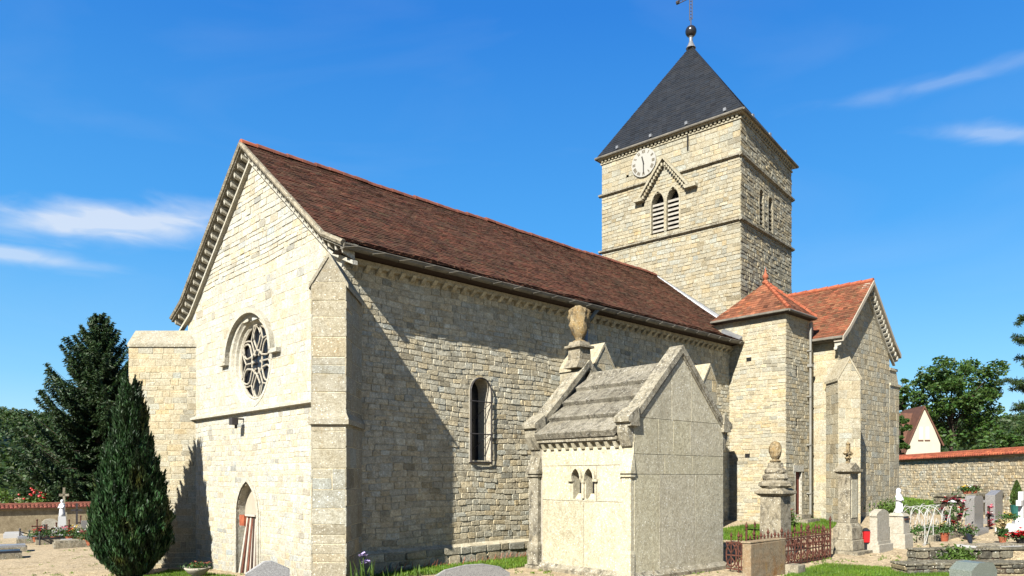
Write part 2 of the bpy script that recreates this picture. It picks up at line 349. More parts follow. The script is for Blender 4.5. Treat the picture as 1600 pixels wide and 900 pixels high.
M['gravel'] = t.done(col, .95, nn, .1)
mb.build('ground', M['gravel'], kind='structure', smooth=True)
def scatter_poly(n, poly):
    xs = [p[0] for p in poly]; ys = [p[1] for p in poly]; out = []
    while len(out) < n:
        x = R.uniform(min(xs), max(xs)); y = R.uniform(min(ys), max(ys)); ins = False
        for i in range(len(poly)):
            x1, y1 = poly[i]; x2, y2 = poly[i - 1]
            if (y1 > y) != (y2 > y) and x < (x2 - x1) * (y - y1) / (y2 - y1) + x1: ins = not ins
        if ins: out.append((x, y))
    return out
def grass(name, poly, n, h=.09, mat='grass', wd=.007):
    p = np.array(scatter_poly(n, poly)); z = np.array([gz(*q) for q in p])
    # drop blades near the edge at random for a ragged border
    hh = h * NP.uniform(.4, 1.3, n); lean = NP.normal(size=(n, 2)) * .35
    ax = unit(np.stack([lean[:, 0], lean[:, 1], np.ones(n)], 1)); ang = NP.uniform(0, pi, n)
    wdv = np.stack([np.cos(ang), np.sin(ang), np.zeros(n)], 1)
    c = np.stack([p[:, 0], p[:, 1], z], 1) + ax * hh[:, None] * .45
    v, q = quads_from(c, ax, wdv, hh * .55, wd)
    ti = NP.uniform(.6, 1.3, n)
    patch = .8 + .4 * (np.sin(p[:, 0] * 3.1) * np.sin(p[:, 1] * 2.7) * .5 + .5)
    T = np.stack([ti * patch * NP.uniform(.85, 1.35, n), ti * patch, ti * patch * .8], 1)
    return np_mesh(name, v, q, T, M[mat], kind='stuff')
# ------------------------------------------------------------------ stonework
def am(ox, oy, ux, uy, nx_, ny_):
    return lambda a, z, d: (ox + ux * a + nx_ * d, oy + uy * a + ny_ * d, z)
PIECES = []            # (size seen from the street, parent part, name, verts, faces, tint, material)
def stone_piece(outline, m, d, bev, cham=.2, tilt=.004):
    """outline: 4 corners (a,z); chamfered corners give a rubble outline"""
    n = 4; pts = []
    if cham:
        for i in range(n):
            p = outline[i]; q = outline[(i + 1) % n]; o = outline[i - 1]; c1 = R.uniform(.02, cham); c2 = R.uniform(.02, cham)
            L1 = max(1e-4, sqrt((o[0] - p[0]) ** 2 + (o[1] - p[1]) ** 2)); L2 = max(1e-4, sqrt((q[0] - p[0]) ** 2 + (q[1] - p[1]) ** 2)); s = min(L1, L2)
            pts.append((p[0] + (o[0] - p[0]) * c1 * s / L1, p[1] + (o[1] - p[1]) * c1 * s / L1))
            pts.append((p[0] + (q[0] - p[0]) * c2 * s / L2, p[1] + (q[1] - p[1]) * c2 * s / L2))
    else: pts = list(outline)
    k = len(pts); cx = sum(p[0] for p in pts) / k; cz = sum(p[1] for p in pts) / k
    w = max(p[0] for p in pts) - min(p[0] for p in pts); h = max(p[1] for p in pts) - min(p[1] for p in pts)
    bx = min(.45, bev / max(w, .02) * 2); bz = min(.45, bev / max(h, .02) * 2)
    ta, tz = R.uniform(-tilt, tilt) / max(w, .1), R.uniform(-tilt, tilt) / max(h, .1)
    vs = [m(a, z, -.02) for a, z in pts] + [m(a, z, d - bev) for a, z in pts]
    vs += [m(a + (cx - a) * bx, z + (cz - z) * bz, d + ta * (a - cx) + tz * (z - cz) + R.uniform(-.002, .002)) for a, z in pts]
    fs = [(i, (i + 1) % k, (i + 1) % k + k, i + k) for i in range(k)] + [(i + k, (i + 1) % k + k, (i + 1) % k + 2 * k, i + 2 * k) for i in range(k)]
    fs.append(tuple(range(2 * k, 3 * k)))
    return vs, fs
class Wall:
    def __init__(s, root, name, mat, mortar, world, label=None):
        s.root = root; s.name = name; s.mat = mat; s.mortar = mortar; s.bk = MB(); s.pc = []; s.world = world; s.label = label
    def panel(s, m, f, z0, z1, ch=(.15, .2), ln=(.25, .5), depth=.025, gap=.012, bev=.008, cham=.2, var=.13, vd=.008, quoin=None, wob=.01, back=True, tilt=.005, jit=.007):
        if back:
            nb = max(1, int((z1 - z0) / .12)); dz = (z1 - z0) / nb
            for i in range(nb):
                za, zb = z0 + i * dz, z0 + (i + 1) * dz
                A = f(za + .001); B = f(zb - .001)
                if len(A) != len(B): A = B = f((za + zb) / 2)
                for (a0, a1), (b0, b1) in zip(A, B):
                    s.bk.add([m(a0, za, 0), m(a1, za, 0), m(b1, zb, 0), m(b0, zb, 0)], [(0, 1, 2, 3)])
        ph = R.uniform(0, 6); wb = lambda a, z: wob * (sin(a * 1.3 + ph + z) + .6 * sin(a * 3.1 + z * 2 + ph * 2))
        z = z0; row = 0
        while z < z1 - .03:
            h = R.uniform(*ch)
            if z + h > z1 - ch[0] * .6: h = z1 - z
            za, zb = z, z + h
            A = f(za + .002); B = f(zb - .002)
            if len(A) != len(B): A = B = f((za + zb) / 2)
            for (a0, a1), (b0, b1) in zip(A, B):
                wd = max(a1, b1) - min(a0, b0)
                if wd < .04: continue
                cuts = [0.]; x = 0.
                if quoin:
                    q = quoin[row % 2]
                    if wd > 2 * q + .3: x = q; cuts.append(x)
                end = wd - (quoin[(row + 1) % 2] if quoin and wd > 2 * max(quoin) + .3 else 0)
                while True:
                    l = R.uniform(*ln) * R.choice((1, 1, 1, .7, 1.25))
                    if x + l > end - ln[0] * .6: break
                    x += l; cuts.append(x)
                if end < wd: cuts.append(end)
                cuts.append(wd)
                lo, hi = min(a0, b0), max(a1, b1)
                for c0, c1 in zip(cuts, cuts[1:]):
                    g = gap / 2
                    def cl_(x, l, r): return min(max(x, l), r)
                    xa, xb = lo + c0, lo + c1
                    bl, br, tl, tr = cl_(xa, a0, a1), cl_(xb, a0, a1), cl_(xa, b0, b1), cl_(xb, b0, b1)
                    if br - bl < .03 and tr - tl < .03: continue
                    j = lambda: R.uniform(-jit, jit)
                    first = c0 == 0; last = c1 == wd
                    parts = [(za, zb)]
                    if ch[1] > .17 and h > .2 and R.random() < .12 and not quoin: zm = za + h * R.uniform(.4, .6); parts = [(za, zm), (zm, zb)]
                    for pa, pb in parts:
                        fa, fb = (pa - za) / h, (pb - za) / h
                        L0, L1_ = bl + (tl - bl) * fa, bl + (tl - bl) * fb; R0, R1 = br + (tr - br) * fa, br + (tr - br) * fb
                        ol = [(L0 + (0 if first else g + j()), pa + g + wb(L0, pa) + j()), (R0 - (0 if last else g + j()), pa + g + wb(R0, pa) + j()),
                              (R1 - (0 if last else g + j()), pb - g + wb(R1, pb) + j()), (L1_ + (0 if first else g + j()), pb - g + wb(L1_, pb) + j())]
                        if R0 - L0 < .03: ol[1] = (ol[0][0] + .02, ol[1][1])
                        if R1 - L1_ < .03: ol[2] = (ol[3][0] + .02, ol[2][1])
                        vs, fs = stone_piece(ol, m, depth + R.uniform(-vd, vd), bev, cham, tilt)
                        b = 1 + R.gauss(0, var); b = max(.55, min(1.3, b)); hue = R.gauss(0, .04)
                        if R.random() < .05: b *= .75
                        s.pc.append((vs, fs, (b * (1 + hue), b, b * (1 - hue * 1.6))))
            z += h; row += 1
    def slab(s, m, x0, x1, z0, z1, d0, d1): pass
    def finish(s):
        o = s.bk.build(s.name, M[s.mortar], s.root, label=s.label)
        for vs, fs, t in s.pc:
            c = s.world(*[sum(v[i] for v in vs[-len(fs[-1]):]) / len(fs[-1]) for i in range(3)])
            P_ = [s.world(*v) for v in vs[-len(fs[-1]):]]
            D = max(1, c[1]); us = [p[0] / p[1] for p in P_]; zs = [(p[2] - 2.1) / p[1] for p in P_]
            size = (max(us) - min(us)) * (max(zs) - min(zs)) * 1e6
            inv = abs(c[0] / D) < .7 and (c[2] - 2.1) / D < .65 and (c[2] - 2.1) / D > -.14
            PIECES.append((size if inv else 0, o, vs, fs, t, M[s.mat]))
        return o
def flush_pieces(limit, name='stone', restname='stonework'):
    global PIECES
    PIECES.sort(key=lambda p: -p[0]); rest = {}
    for i, (sz, par, vs, fs, t, mt) in enumerate(PIECES):
        if i < limit: MB().add(vs, fs, t).build(name, mt, par)
        else: rest.setdefault(par.name, (par, mt, MB()))[2].add(vs, fs, t)
    for k, (par, mt, mb) in rest.items(): mb.build(restname, mt, par, kind='stuff')
    PIECES = []
def seg(*iv): return lambda z: list(iv)
def cut(f, hole):
    """subtract hole(z)->(h0,h1) or None from intervals"""
    def g(z):
        h = hole(z)
        if not h: return f(z)
        out = []
        for a, b in f(z):
            if h[1] <= a or h[0] >= b: out.append((a, b)); continue
            if h[0] > a + .02: out.append((a, h[0]))
            if h[1] < b - .02: out.append((h[1], b))
        return out
    return g
def rarch(a0, a1, z0, zs):           # round-headed opening
    c, r = (a0 + a1) / 2, (a1 - a0) / 2
    def h(z):
        if z < z0 or z > zs + r: return None
        if z <= zs: return (a0, a1)
        q = sqrt(max(0, r * r - (z - zs) ** 2)); return (c - q, c + q)
    return h
def parch(a0, a1, z0, zs, zt):       # pointed opening
    w = (a1 - a0) / 2; H_ = zt - zs; c = (a0 + a1) / 2; rad = (H_ * H_ + w * w) / (2 * w)
    def h(z):
        if z < z0 or z > zt: return None
        if z <= zs: return (a0, a1)
        q = sqrt(max(0, rad * rad - (z - zs) ** 2)) - (rad - w); return (c - q, c + q)
    return h
def circ(c, zc, r):
    def h(z):
        if abs(z - zc) >= r: return None
        q = sqrt(r * r - (z - zc) ** 2); return (c - q, c + q)
    return h
def outline(hole, z0, zt, n=14):
    zz = [z0 + (zt - z0) * (1 - (1 - i / n) ** 2) for i in range(n)] if True else []
    L = []; Rr = []
    for z in zz:
        h = hole(z + 1e-4)
        if h: L.append((h[0], z)); Rr.append((h[1], z))
    c = (L[-1][0] + Rr[-1][0]) / 2
    return L + [(c, zt)] + Rr[::-1]
def reveal(mbx, path, m, d0, d1, closed=False, t=1):
    n = len(path)
    for i in range(n if closed else n - 1):
        a, b = path[i], path[(i + 1) % n]
        mbx.add([m(a[0], a[1], d0), m(b[0], b[1], d0), m(b[0], b[1], d1), m(a[0], a[1], d1)], [(0, 1, 2, 3)], t)
def moulding(mbx, path, m, w, d0, d1, closed=False, t=1, inner=0):
    """a rectangular band of width w following a path outward"""
    n = len(path); cx = sum(p[0] for p in path) / n; cz = sum(p[1] for p in path) / n
    def off(i, k):
        p = path[i]; a = path[(i - 1) % n] if (closed or i > 0) else p; b = path[(i + 1) % n] if (closed or i < n - 1) else p
        dx, dz = b[0] - a[0], b[1] - a[1]; L = sqrt(dx * dx + dz * dz) or 1; nx_, nz = -dz / L, dx / L
        if nx_ * (p[0] - cx) + nz * (p[1] - cz) < 0: nx_, nz = -nx_, -nz
        return (p[0] + nx_ * k, p[1] + nz * k)
    for i in range(n if closed else n - 1):
        j = (i + 1) % n; a, b, c, d = off(i, inner), off(j, inner), off(j, inner + w), off(i, inner + w)
        mbx.hexa([m(*a, d0), m(*b, d0), m(*c, d0), m(*d, d0)], [m(*a, d1), m(*b, d1), m(*c, d1), m(*d, d1)], t * R.uniform(.92, 1.08))
# ------------------------------------------------------------------ church
TH = radians(43.5); CO = (-3.8718, 15.2657)
church = thing('church', 'pale limestone village church with long red tiled nave and slate capped clock tower', 'church', (CO[0], CO[1], 0), TH)
cn, sn = cos(TH), sin(TH)
def cw(n, w, z): return (CO[0] + n * cn - w * sn, CO[1] + n * sn + w * cn, z)
def cl2(X, Y): dx, dy = X - CO[0], Y - CO[1]; return (dx * cn + dy * sn, -dx * sn + dy * cn)
TR = radians(5); TN, TW, TK = 18.2, .77, 1.036
def tz(z): return 2.1 + (z - 2.1) * TK
def tl(a, b, z): a *= TK; b *= TK; return (TN + a * cos(TR) - b * sin(TR), TW + a * sin(TR) + b * cos(TR), tz(z))
def comp(m): return lambda a, z, d: tl(*m(a, z, d))
RW, RZ, FN, FW = 4.4, 10.38, .43, 8.9          # nave ridge
# --- west wall
mW = am(FN, 0, 0, 1, -1, 0)
def gable(z):
    h = (RZ - .08 - z) * 1.265
    return [(max(0.0, RW - h), min(FW, RW + h))]
RC, RZC = 4.6, 5.07
rose = circ(RC, RZC, 1.14); port = parch(4.13, 5.36, -1, 1.1, 1.98)
fW = cut(cut(gable, rose), port)
w = Wall(church, 'west_wall', 'facade', 'facade_mortar', cw)
w.panel(mW, fW, -1.0, 3.8, (.115, .17), (.16, .36), .008, .013, .005, var=.05, cham=.2, vd=.003, wob=.016)
w.panel(mW, fW, 3.8, 7.4, (.18, .25), (.24, .46), .006, .012, .004, var=.045, cham=.12, vd=.002, wob=.010)
w.panel(mW, fW, 7.4, 10.15, (.11, .19), (.18, .42), .014, .012, .006, var=.06, cham=.22, vd=.007, wob=.014)
west = w.finish()
b = MB()
b.hexa([mW(.3, 3.74, 0), mW(9.1, 3.74, 0), mW(9.1, 3.76, .13), mW(.3, 3.76, .13)], [mW(.3, 3.88, 0), mW(9.1, 3.88, 0), mW(9.1, 3.82, .13), mW(.3, 3.82, .13)])
b.build('string_course', M['facade'], church)
# rose window
rosef = MB()
cp = lambda r, k=40: [(RC + r * cos(2 * pi * i / k), RZC + r * sin(2 * pi * i / k)) for i in range(k)]
moulding(rosef, cp(1.14), mW, .08, -.02, .015, True)
for r0, r1, d0, d1 in ((1.14, 1.09, .015, -.05), (1.09, 1.05, -.05, -.07), (1.05, 1.02, -.07, -.14), (1.02, .98, -.14, -.16), (.98, .96, -.16, -.30)):
    A, B = cp(r0), cp(r1)
    for i in range(40):
        j = (i + 1) % 40; rosef.add([mW(*A[i], d0), mW(*A[j], d0), mW(*B[j], d1), mW(*B[i], d1)], [(0, 1, 2, 3)], 1.0 if i % 2 else .96)
rw = rosef.build('rose_window', M['facade'], church, smooth=False)
tr = MB()
def bar(pts, r=.035, d=-.19):
    tr.tube([mW(x, z, d) for x, z in pts], r * .72, 6)
def pol(r, a): return (RC + r * cos(a), RZC + r * sin(a))
bar(cp(.95) + [cp(.95)[0]], .055)
for k in range(6):
    a = pi / 2 + k * pi / 3
    c = pol(.2, a); bar([(c[0] + .115 * cos(a + q), c[1] + .115 * sin(a + q)) for q in np.linspace(-2.0, 2.0, 9)], .032)
    bar([pol(.32 + .62 * q, a + (pi / 6) * (1 - .0) * 0 + .30 * sin(pi * q) * 1) for q in np.linspace(0, 1, 8)], .036)
    bar([pol(.32 + .62 * q, a - .30 * sin(pi * q)) for q in np.linspace(0, 1, 8)], .036)
    bar([pol(.31, a - .45 + .45 * 0 + .9 * q) for q in np.linspace(0, 1, 5)], .03)
    m2 = a + pi / 6
    bar([pol(.24, m2), pol(.42, m2), pol(.66, m2 - .0)], .03)
    bar([pol(.66, m2), pol(.80, m2 - .2), pol(.94, m2 - .36)], .03); bar([pol(.66, m2), pol(.80, m2 + .2), pol(.94, m2 + .36)], .03)
tr.build('tracery', M['white_stone'], rw)
for k in range(6):
    gpn = MB(); a0 = pi / 2 + k * pi / 3
    gpn.prism([(RC, RZC)] + [pol(1.0, a0 + q * pi / 15) for q in range(6)], mW, 1, -.29, -.25); gpn.build('pane', M['glass'], rw)
hd = MB(); arc = [(RC + 1.30 * cos(q), 5.16 + 1.12 * sin(q)) for q in np.linspace(0, pi, 26)]
moulding(hd, arc, mW, .11, 0, .13); hd.box(FN - .13, FN, 5.9, 6.3, 5.1, 5.2); hd.box(FN - .13, FN, 2.86, 3.3, 5.1, 5.2)
hd.build('hood_mould', M['facade'], church)
# portal
pm = MB(); pth = outline(port, -1, 1.98, 16)
moulding(pm, pth, mW, .10, -.02, .05); moulding(pm, pth, mW, .07, -.02, .02, inner=.10)
reveal(pm, pth, mW, .05, -.22)
pm.build('portal_arch', M['facade'], church)
MB().add([mW(4.0, -1, -.20), mW(5.5, -1, -.20), mW(5.5, 2.0, -.20), mW(4.0, 2.0, -.20)], [(0, 1, 2, 3)]).build('portal_infill', M['plaster'], church)
# --- nave wall
mS = am(0, 0, 1, 0, 0, -1)
swin = rarch(3.9, 4.57, 2.46, 4.2)
w = Wall(church, 'nave_wall', 'nave', 'nave_mortar', cw)
fS = cut(seg((FN, 16.1)), swin)
w.panel(mS, fS, .45, 6.75, (.105, .165), (.16, .36), .014, .012, .008, .27, .08, .008, tilt=.010, wob=.022, jit=.011)
w.panel(am(0, -.10, 1, 0, 0, -1), seg((FN, 16.1)), -.4, .42, (.18, .26), (.3, .6), .03, .02, .012, .3, .16, .02, tilt=.02)
w.bk.add([(0, -.12, .42), (16.1, -.12, .42), (16.1, 0, .5), (0, 0, .5)], [(0, 1, 2, 3)])
w.finish()
sw = MB(); pth = outline(swin, 2.46, 4.535, 16)
moulding(sw, pth + [], mS, .02, -.02, .034)
# splayed reveal
cxw = 4.235
inn = [(cxw + (a - cxw) * .82, 2.52 + (z - 2.46) * .965) for a, z in pth]
for i in range(len(pth) - 1):
    sw.add([mS(*pth[i], .03), mS(*pth[i + 1], .03), mS(*inn[i + 1], -.38), mS(*inn[i], -.38)], [(0, 1, 2, 3)])
sw.add([mS(*pth[0], .03), mS(*pth[-1], .03), mS(*inn[-1], -.38), mS(*inn[0], -.38)], [(0, 1, 2, 3)], 1.1)
win = sw.build('nave_window', M['white_stone'], church)
g_ = MB(); g_.prism(inn, mS, 1, -.42, -.37); g_.build('pane', M['glass'], win)
gr = MB(); fr_ = [(a + (.02 if a < cxw else -.02) * 0, z) for a, z in pth]
gr.tube([mS(a, z, .07) for a, z in pth] + [mS(*pth[0], .07)], .018, 5)
for z in (3.15, 3.95): gr.tube([mS(3.87, z, .07), mS(4.6, z, .07)], .016, 5)
for z in (2.95, 3.7): gr.tube([mS(4.52, z + .22, .07), mS(4.2, z - .25, -.35)], .009, 4)
for a, z in ((3.9, 2.46), (4.57, 2.46), (3.9, 3.15), (4.57, 3.15), (3.9, 3.95), (4.57, 3.95)): gr.tube([mS(a, z, .07), mS(a, z, 0)], .014, 5)
gr.build('window_guard', M['iron'], win)
# cornice and corbels below the eaves
co = MB(); co.box(FN, 16.05, -.14, 0, 6.62, 6.74)
co.build('cornice', M['nave'], church)
for i in range(52):
    x = .6 + i * .3; MB().hexa([(x, -.09, 6.54), (x + .11, -.09, 6.54), (x + .11, 0, 6.50), (x, 0, 6.50)], [(x, -.19, 6.64), (x + .11, -.19, 6.64), (x + .11, 0, 6.64), (x, 0, 6.64)], R.uniform(.8, 1.1)).build('corbel', M['nave'], church)
# eaves board + gutter
ev = MB(); ev.add([(.15, -.5, 6.80), (16.1, -.5, 6.80), (16.1, 0, 6.76), (.15, 0, 6.76)], [(0, 1, 2, 3)]); ev.build('eaves_board', M['wood_dark'], church)
gt = MB(); pr = [(-.5 - .085 * cos(a), 6.83 - .085 * sin(a)) for a in np.linspace(0, pi, 8)]
for i in range(7):
    gt.add([(.1, *pr[i]), (16.25, *pr[i]), (16.25, *pr[i + 1]), (.1, *pr[i + 1])], [(0, 1, 2, 3)])
gt.tube([(.1, -.585, 6.835), (16.25, -.585, 6.835)], .014, 5)
for i in range(24): gt.tube([(.4 + i * .67, -.60, 6.83), (.1 + i * .68, -.58, 6.755), (.1 + i * .68, -.5, 6.735), (.1 + i * .68, -.42, 6.76)], .009, 4)
gt.add([(.1, y, z) for y, z in pr], [tuple(range(8))]); gt.build('gutter', M['gutter'], church)
# --- roofs: tiles follow a profile of (across, height)
def tiled(root, name, prof, n0, n1, org, tile=(.17, .115), mat='tile', var=.14, lift=.016, keep=None, tag_=0, back=True, thick=.1, under='wood_dark'):
    """prof: [(w,z)...] from eave up; org(n,w,z) -> local point"""
    sl = MB()
    for (wa, za), (wb_, zb) in zip(prof, prof[1:]):
        L = sqrt((wb_ - wa) ** 2 + (zb - za) ** 2); nw, nz = -(zb - za) / L, (wb_ - wa) / L
        if nz < 0: nw, nz = -nw, -nz
        sl.add([org(n0, wa, za - .05), org(n1, wa, za - .05), org(n1, wb_, zb - .05), org(n0, wb_, zb - .05)], [(0, 1, 2, 3)])
    (wa, za), (wb_, zb) = prof[0], prof[-1]
    slab = sl.build(name, M[under], root)
    rows = []; 
    pcs = []
    acc = 0
    lens = [sqrt((b_[0] - a_[0]) ** 2 + (b_[1] - a_[1]) ** 2) for a_, b_ in zip(prof, prof[1:])]; tot = sum(lens)
    def at_(s):
        for (a_, b_), L in zip(zip(prof, prof[1:]), lens):
            if s <= L or b_ is prof[-1]:
                t_ = s / L; nw, nz = -(b_[1] - a_[1]) / L, (b_[0] - a_[0]) / L
                if nz < 0: nw, nz = -nw, -nz
                return a_[0] + (b_[0] - a_[0]) * t_, a_[1] + (b_[1] - a_[1]) * t_, nw, nz
            s -= L
    s_ = 0; r = 0
    while s_ < tot - .02:
        s1 = min(s_ + tile[1] * 1.25, tot)
        wob1 = R.uniform(-.004, .004)
        a_ = at_(s_); b_ = at_(s1)
        x = n0 + (-(r % 2) * tile[0] / 2)
        while x < n1:
            x0, x1 = max(x, n0) + .003, min(x + tile[0], n1) - .003
            x += tile[0]
            if x1 - x0 < .03: continue
            if keep and not keep((x0 + x1) / 2, (a_[0] + b_[0]) / 2, (a_[1] + b_[1]) / 2): continue
            h = lift + R.uniform(-.005, .006) + wob1; h2 = .002; tw = R.uniform(-.004, .004); sg = R.uniform(-.006, .006)
            p = at_(max(0, s_ + sg))
            P0 = org(x0, p[0] + p[2] * (h + tw), p[1] + p[3] * (h + tw)); P1 = org(x1, p[0] + p[2] * (h - tw), p[1] + p[3] * (h - tw))
            P2 = org(x1, b_[0] + b_[2] * h2, b_[1] + b_[3] * h2); P3 = org(x0, b_[0] + b_[2] * h2, b_[1] + b_[3] * h2)
            Q0 = org(x0, p[0], p[1]); Q1 = org(x1, p[0], p[1]); Q2 = org(x1, b_[0], b_[1]); Q3 = org(x0, b_[0], b_[1])
            tb = max(.45, 1 + R.gauss(0, var)); 
            if R.random() < .06: tb *= .6
            hu = R.gauss(0, .06)
            pcs.append(([P0, P1, P2, P3, Q0, Q1, Q2, Q3], [(0, 1, 2, 3), (4, 5, 1, 0), (5, 6, 2, 1), (7, 4, 0, 3)], (tb * (1 + hu), tb * (1 - hu), tb * (1 - hu)), M[mat], slab))
        s_ += tile[1]; r += 1
    return slab, pcs
def emit(pcs, near, limit, name, rest):
    """the tiles that show largest as parts of their own, the others joined"""
    def dist(p): X, Y, _ = cw(*p[0][0]); return X * X + Y * Y
    if limit: pcs.sort(key=dist)
    groups = {}
    for i, p in enumerate(pcs):
        if i < limit: MB().add(p[0], p[1], p[2]).build(name, p[3], p[4])
        else: groups.setdefault(p[4].name, (p[4], p[3], MB()))[2].add(p[0], p[1], p[2])
    for par, mt, mb in groups.values(): mb.build(rest, mt, par, kind='stuff')
navep = [(-.55, 6.88), (.3, 7.26), (RW, RZ + .12)]
def clipn(n, w_, z): return n < 18.25 - .087 * w_ if w_ > .2 else n < 16.25
sag = lambda n, w_, z: (n, w_, z + .016 * sin(n * .9) + .010 * sin(n * 2.3 + 1) + .006 * sin(n * 5.1 + w_))
sl1, pc1 = tiled(church, 'nave_roof', navep, FN - .32, 18.3, sag, keep=clipn)
emit(pc1, None, 300, 'roof_tile', 'roof_tiles')
q_ = FN - .32; nb = MB(); nb.add([(q_, 9.35, 6.88), (18, 9.35, 6.88), (18, 8.5, 7.26), (q_, 8.5, 7.26)], [(0, 1, 2, 3)]); nb.add([(q_, 8.5, 7.26), (18, 8.5, 7.26), (18, RW, RZ + .12), (q_, RW, RZ + .12)], [(0, 1, 2, 3)])
nb.build('roof_slope', M['tile'], church)
for i in range(46):           # ridge tiles
    x = FN - .34 + i * .41; b = MB(); n_ = 7
    if x > 17.6: break
    b.xf = lambda p, q, z, x=x, j_=R.uniform(-.008, .012): (p, q, z + .016 * sin(x * .9) + .010 * sin(x * 2.3 + 1) + j_)
    for j in range(n_ - 1):
        a0, a1 = pi * j / (n_ - 1), pi * (j + 1) / (n_ - 1); r0, r1 = .13, .115
        b.add([(x, RW + r0 * cos(a0), RZ + .08 + r0 * sin(a0)), (x, RW + r0 * cos(a1), RZ + .08 + r0 * sin(a1)), (x + .42, RW + r1 * cos(a1), RZ + .08 + r1 * sin(a1)), (x + .42, RW + r1 * cos(a0), RZ + .08 + r1 * sin(a0))], [(0, 1, 2, 3)])
    b.add([(x, RW + .13 * cos(pi * j / 6), RZ + .08 + .13 * sin(pi * j / 6)) for j in range(7)], [tuple(range(7))])
    b.build('ridge_tile', M['clay_dark'] if i else M['clay_red'], church)
# verge: soffit, mortar fillet and the row of small corbel tiles below it
vx_ = lambda x, y, z: (x + FN, y, z)
vg = MB(vx_)
vprof = [(-.55, 6.88), (.3, 7.26), (RW, RZ + .12), (8.5, 7.26), (9.35, 6.88)]
vx_ = lambda x, y, z: (x + FN, y, z)
for (a, za), (b_, zb) in zip(vprof, vprof[1:]):
    vg.hexa([(-.33, a, za - .13), (.02, a, za - .13), (.02, b_, zb - .13), (-.33, b_, zb - .13)], [(-.33, a, za + .0), (.02, a, za + .0), (.02, b_, zb + .0), (-.33, b_, zb + .0)])
vg.build('verge_soffit', M['chapel_roof'], church)  # dark slab stone puts the shade of the underside into the soffit colour
vf = MB(vx_)
for (a, za), (b_, zb) in zip(vprof, vprof[1:]):
    vf.tube([(-.335, a, za - .02), (-.335, b_, zb - .02)], .065, 6)
vf.build('verge_fillet', M['tomb'], church)
vf = MB(vx_)
for (a, za), (b_, zb) in zip(vprof, vprof[1:]):
    vf.hexa([(-.12, a, za - .42), (.0, a, za - .42), (.0, b_, zb - .42), (-.12, b_, zb - .42)], [(-.12, a, za - .34), (.0, a, za - .34), (.0, b_, zb - .34), (-.12, b_, zb - .34)])
vf.build('rake_moulding', M['facade'], church)
def along(prof, step, fn):
    for (a, za), (b_, zb) in zip(prof, prof[1:]):
        L = sqrt((b_ - a) ** 2 + (zb - za) ** 2); k = max(1, int(L / step))
        for i in range(k):
            t_ = (i + .5) / k; fn(a + (b_ - a) * t_, za + (zb - za) * t_, (b_ - a) / L, (zb - za) / L)
def vc(a, z, da, dz):
    b = MB(vx_); h = .034
    b.hexa([(-.26, a - da * h, z - dz * h - .25), (0, a - da * h, z - dz * h - .34), (0, a + da * h, z + dz * h - .34), (-.26, a + da * h, z + dz * h - .25)],
           [(-.28, a - da * h, z - dz * h - .13), (0, a - da * h, z - dz * h - .13), (0, a + da * h, z + dz * h - .13), (-.28, a + da * h, z + dz * h - .13)], R.uniform(.9, 1.1))
    b.build('corbel', M['facade'], church)
along(vprof, .27, vc)
# closing far walls of the nave
fw = MB(); fw.add([(FN, FW, -1), (18, FW, -1), (18, FW, 6.8), (FN, FW, 6.8)], [(0, 1, 2, 3)]); fw.build('far_nave_wall', M['nave'], church)
# --- buttresses
def butt(name, org, ux, uy, width, proj, z0, ze, zr, mat='buttress', world=cw, ch=(.3, .42), ln=(.4, .7), steps=None, gabled=True, label=None, mort='facade_mortar', cap='buttress', sides=(1, 1), var=.045):
    """org: centre of the root at the wall; (ux,uy) outward; gabled cap runs outward"""
    vx, vy = -uy, ux; h = width / 2
    W = Wall(church, name, mat, mort, world, label)
    P_ = lambda s, o: (org[0] + vx * s + ux * o, org[1] + vy * s + uy * o)
    fx, fy = P_(-h, proj)
    mf = am(fx, fy, vx, vy, ux, uy)            # front face, a = 0..width
    def ff(z):
        if z <= ze: return [(0, width)]
        q = h * (zr - z) / (zr - ze); return [(h - q, h + q)]
    W.panel(mf, ff, z0, zr - .02 if gabled else ze, ch, ln, .010, .012, .005, .07, var, .003, wob=.006, tilt=.003)
    if sides[0]:
        sx, sy = P_(-h, 0); W.panel(am(sx, sy, ux, uy, -vx, -vy), seg((0, proj + .012)), z0, ze, ch, ln, .010, .012, .005, .07, var, .003, wob=.006, tilt=.003)
    if sides[1]:
        sx, sy = P_(h, 0); W.panel(am(sx, sy, ux, uy, vx, vy), seg((0, proj + .012)), z0, ze, ch, ln, .010, .012, .005, .07, var, .003, wob=.006, tilt=.003)
    o = W.finish()
    if gabled:
        c = MB(); ov = .05; sl = (zr - ze) / h
        for sg in (-1, 1):
            e = sg * (h + ov)
            A = P_(e, -.02); B = P_(e, proj + .03); D = P_(0, proj + .03); E_ = P_(0, -.02); zz = ze - ov * sl
            c.hexa([(*A, zz - .07), (*B, zz - .07), (*D, zr - .05), (*E_, zr - .05)], [(*A, zz + .02), (*B, zz + .02), (*D, zr + .05), (*E_, zr + .05)])
        c.build('coping', M[cap], o)
    return o
SWB = cl2(-3.56, 15.75); du = (cos(-pi / 2 - TH), sin(-pi / 2 - TH))
butt('corner_buttress', SWB, *du, .67, 1.45, -.6, 5.90, 6.42, sides=(1, 1), label='corner buttress with gabled cap and rust edged drip course')
bx = lambda x, y, z: (SWB[0] - du[1] * x + du[0] * y, SWB[1] + du[0] * x + du[1] * y, z)
b = MB(bx)
b.hexa([(-.40, -.1, 3.12), (.40, -.1, 3.12), (.40, 1.52, 3.12), (-.40, 1.52, 3.12)], [(-.40, -.1, 3.22), (.40, -.1, 3.22), (.40, 1.52, 3.22), (-.40, 1.52, 3.22)])
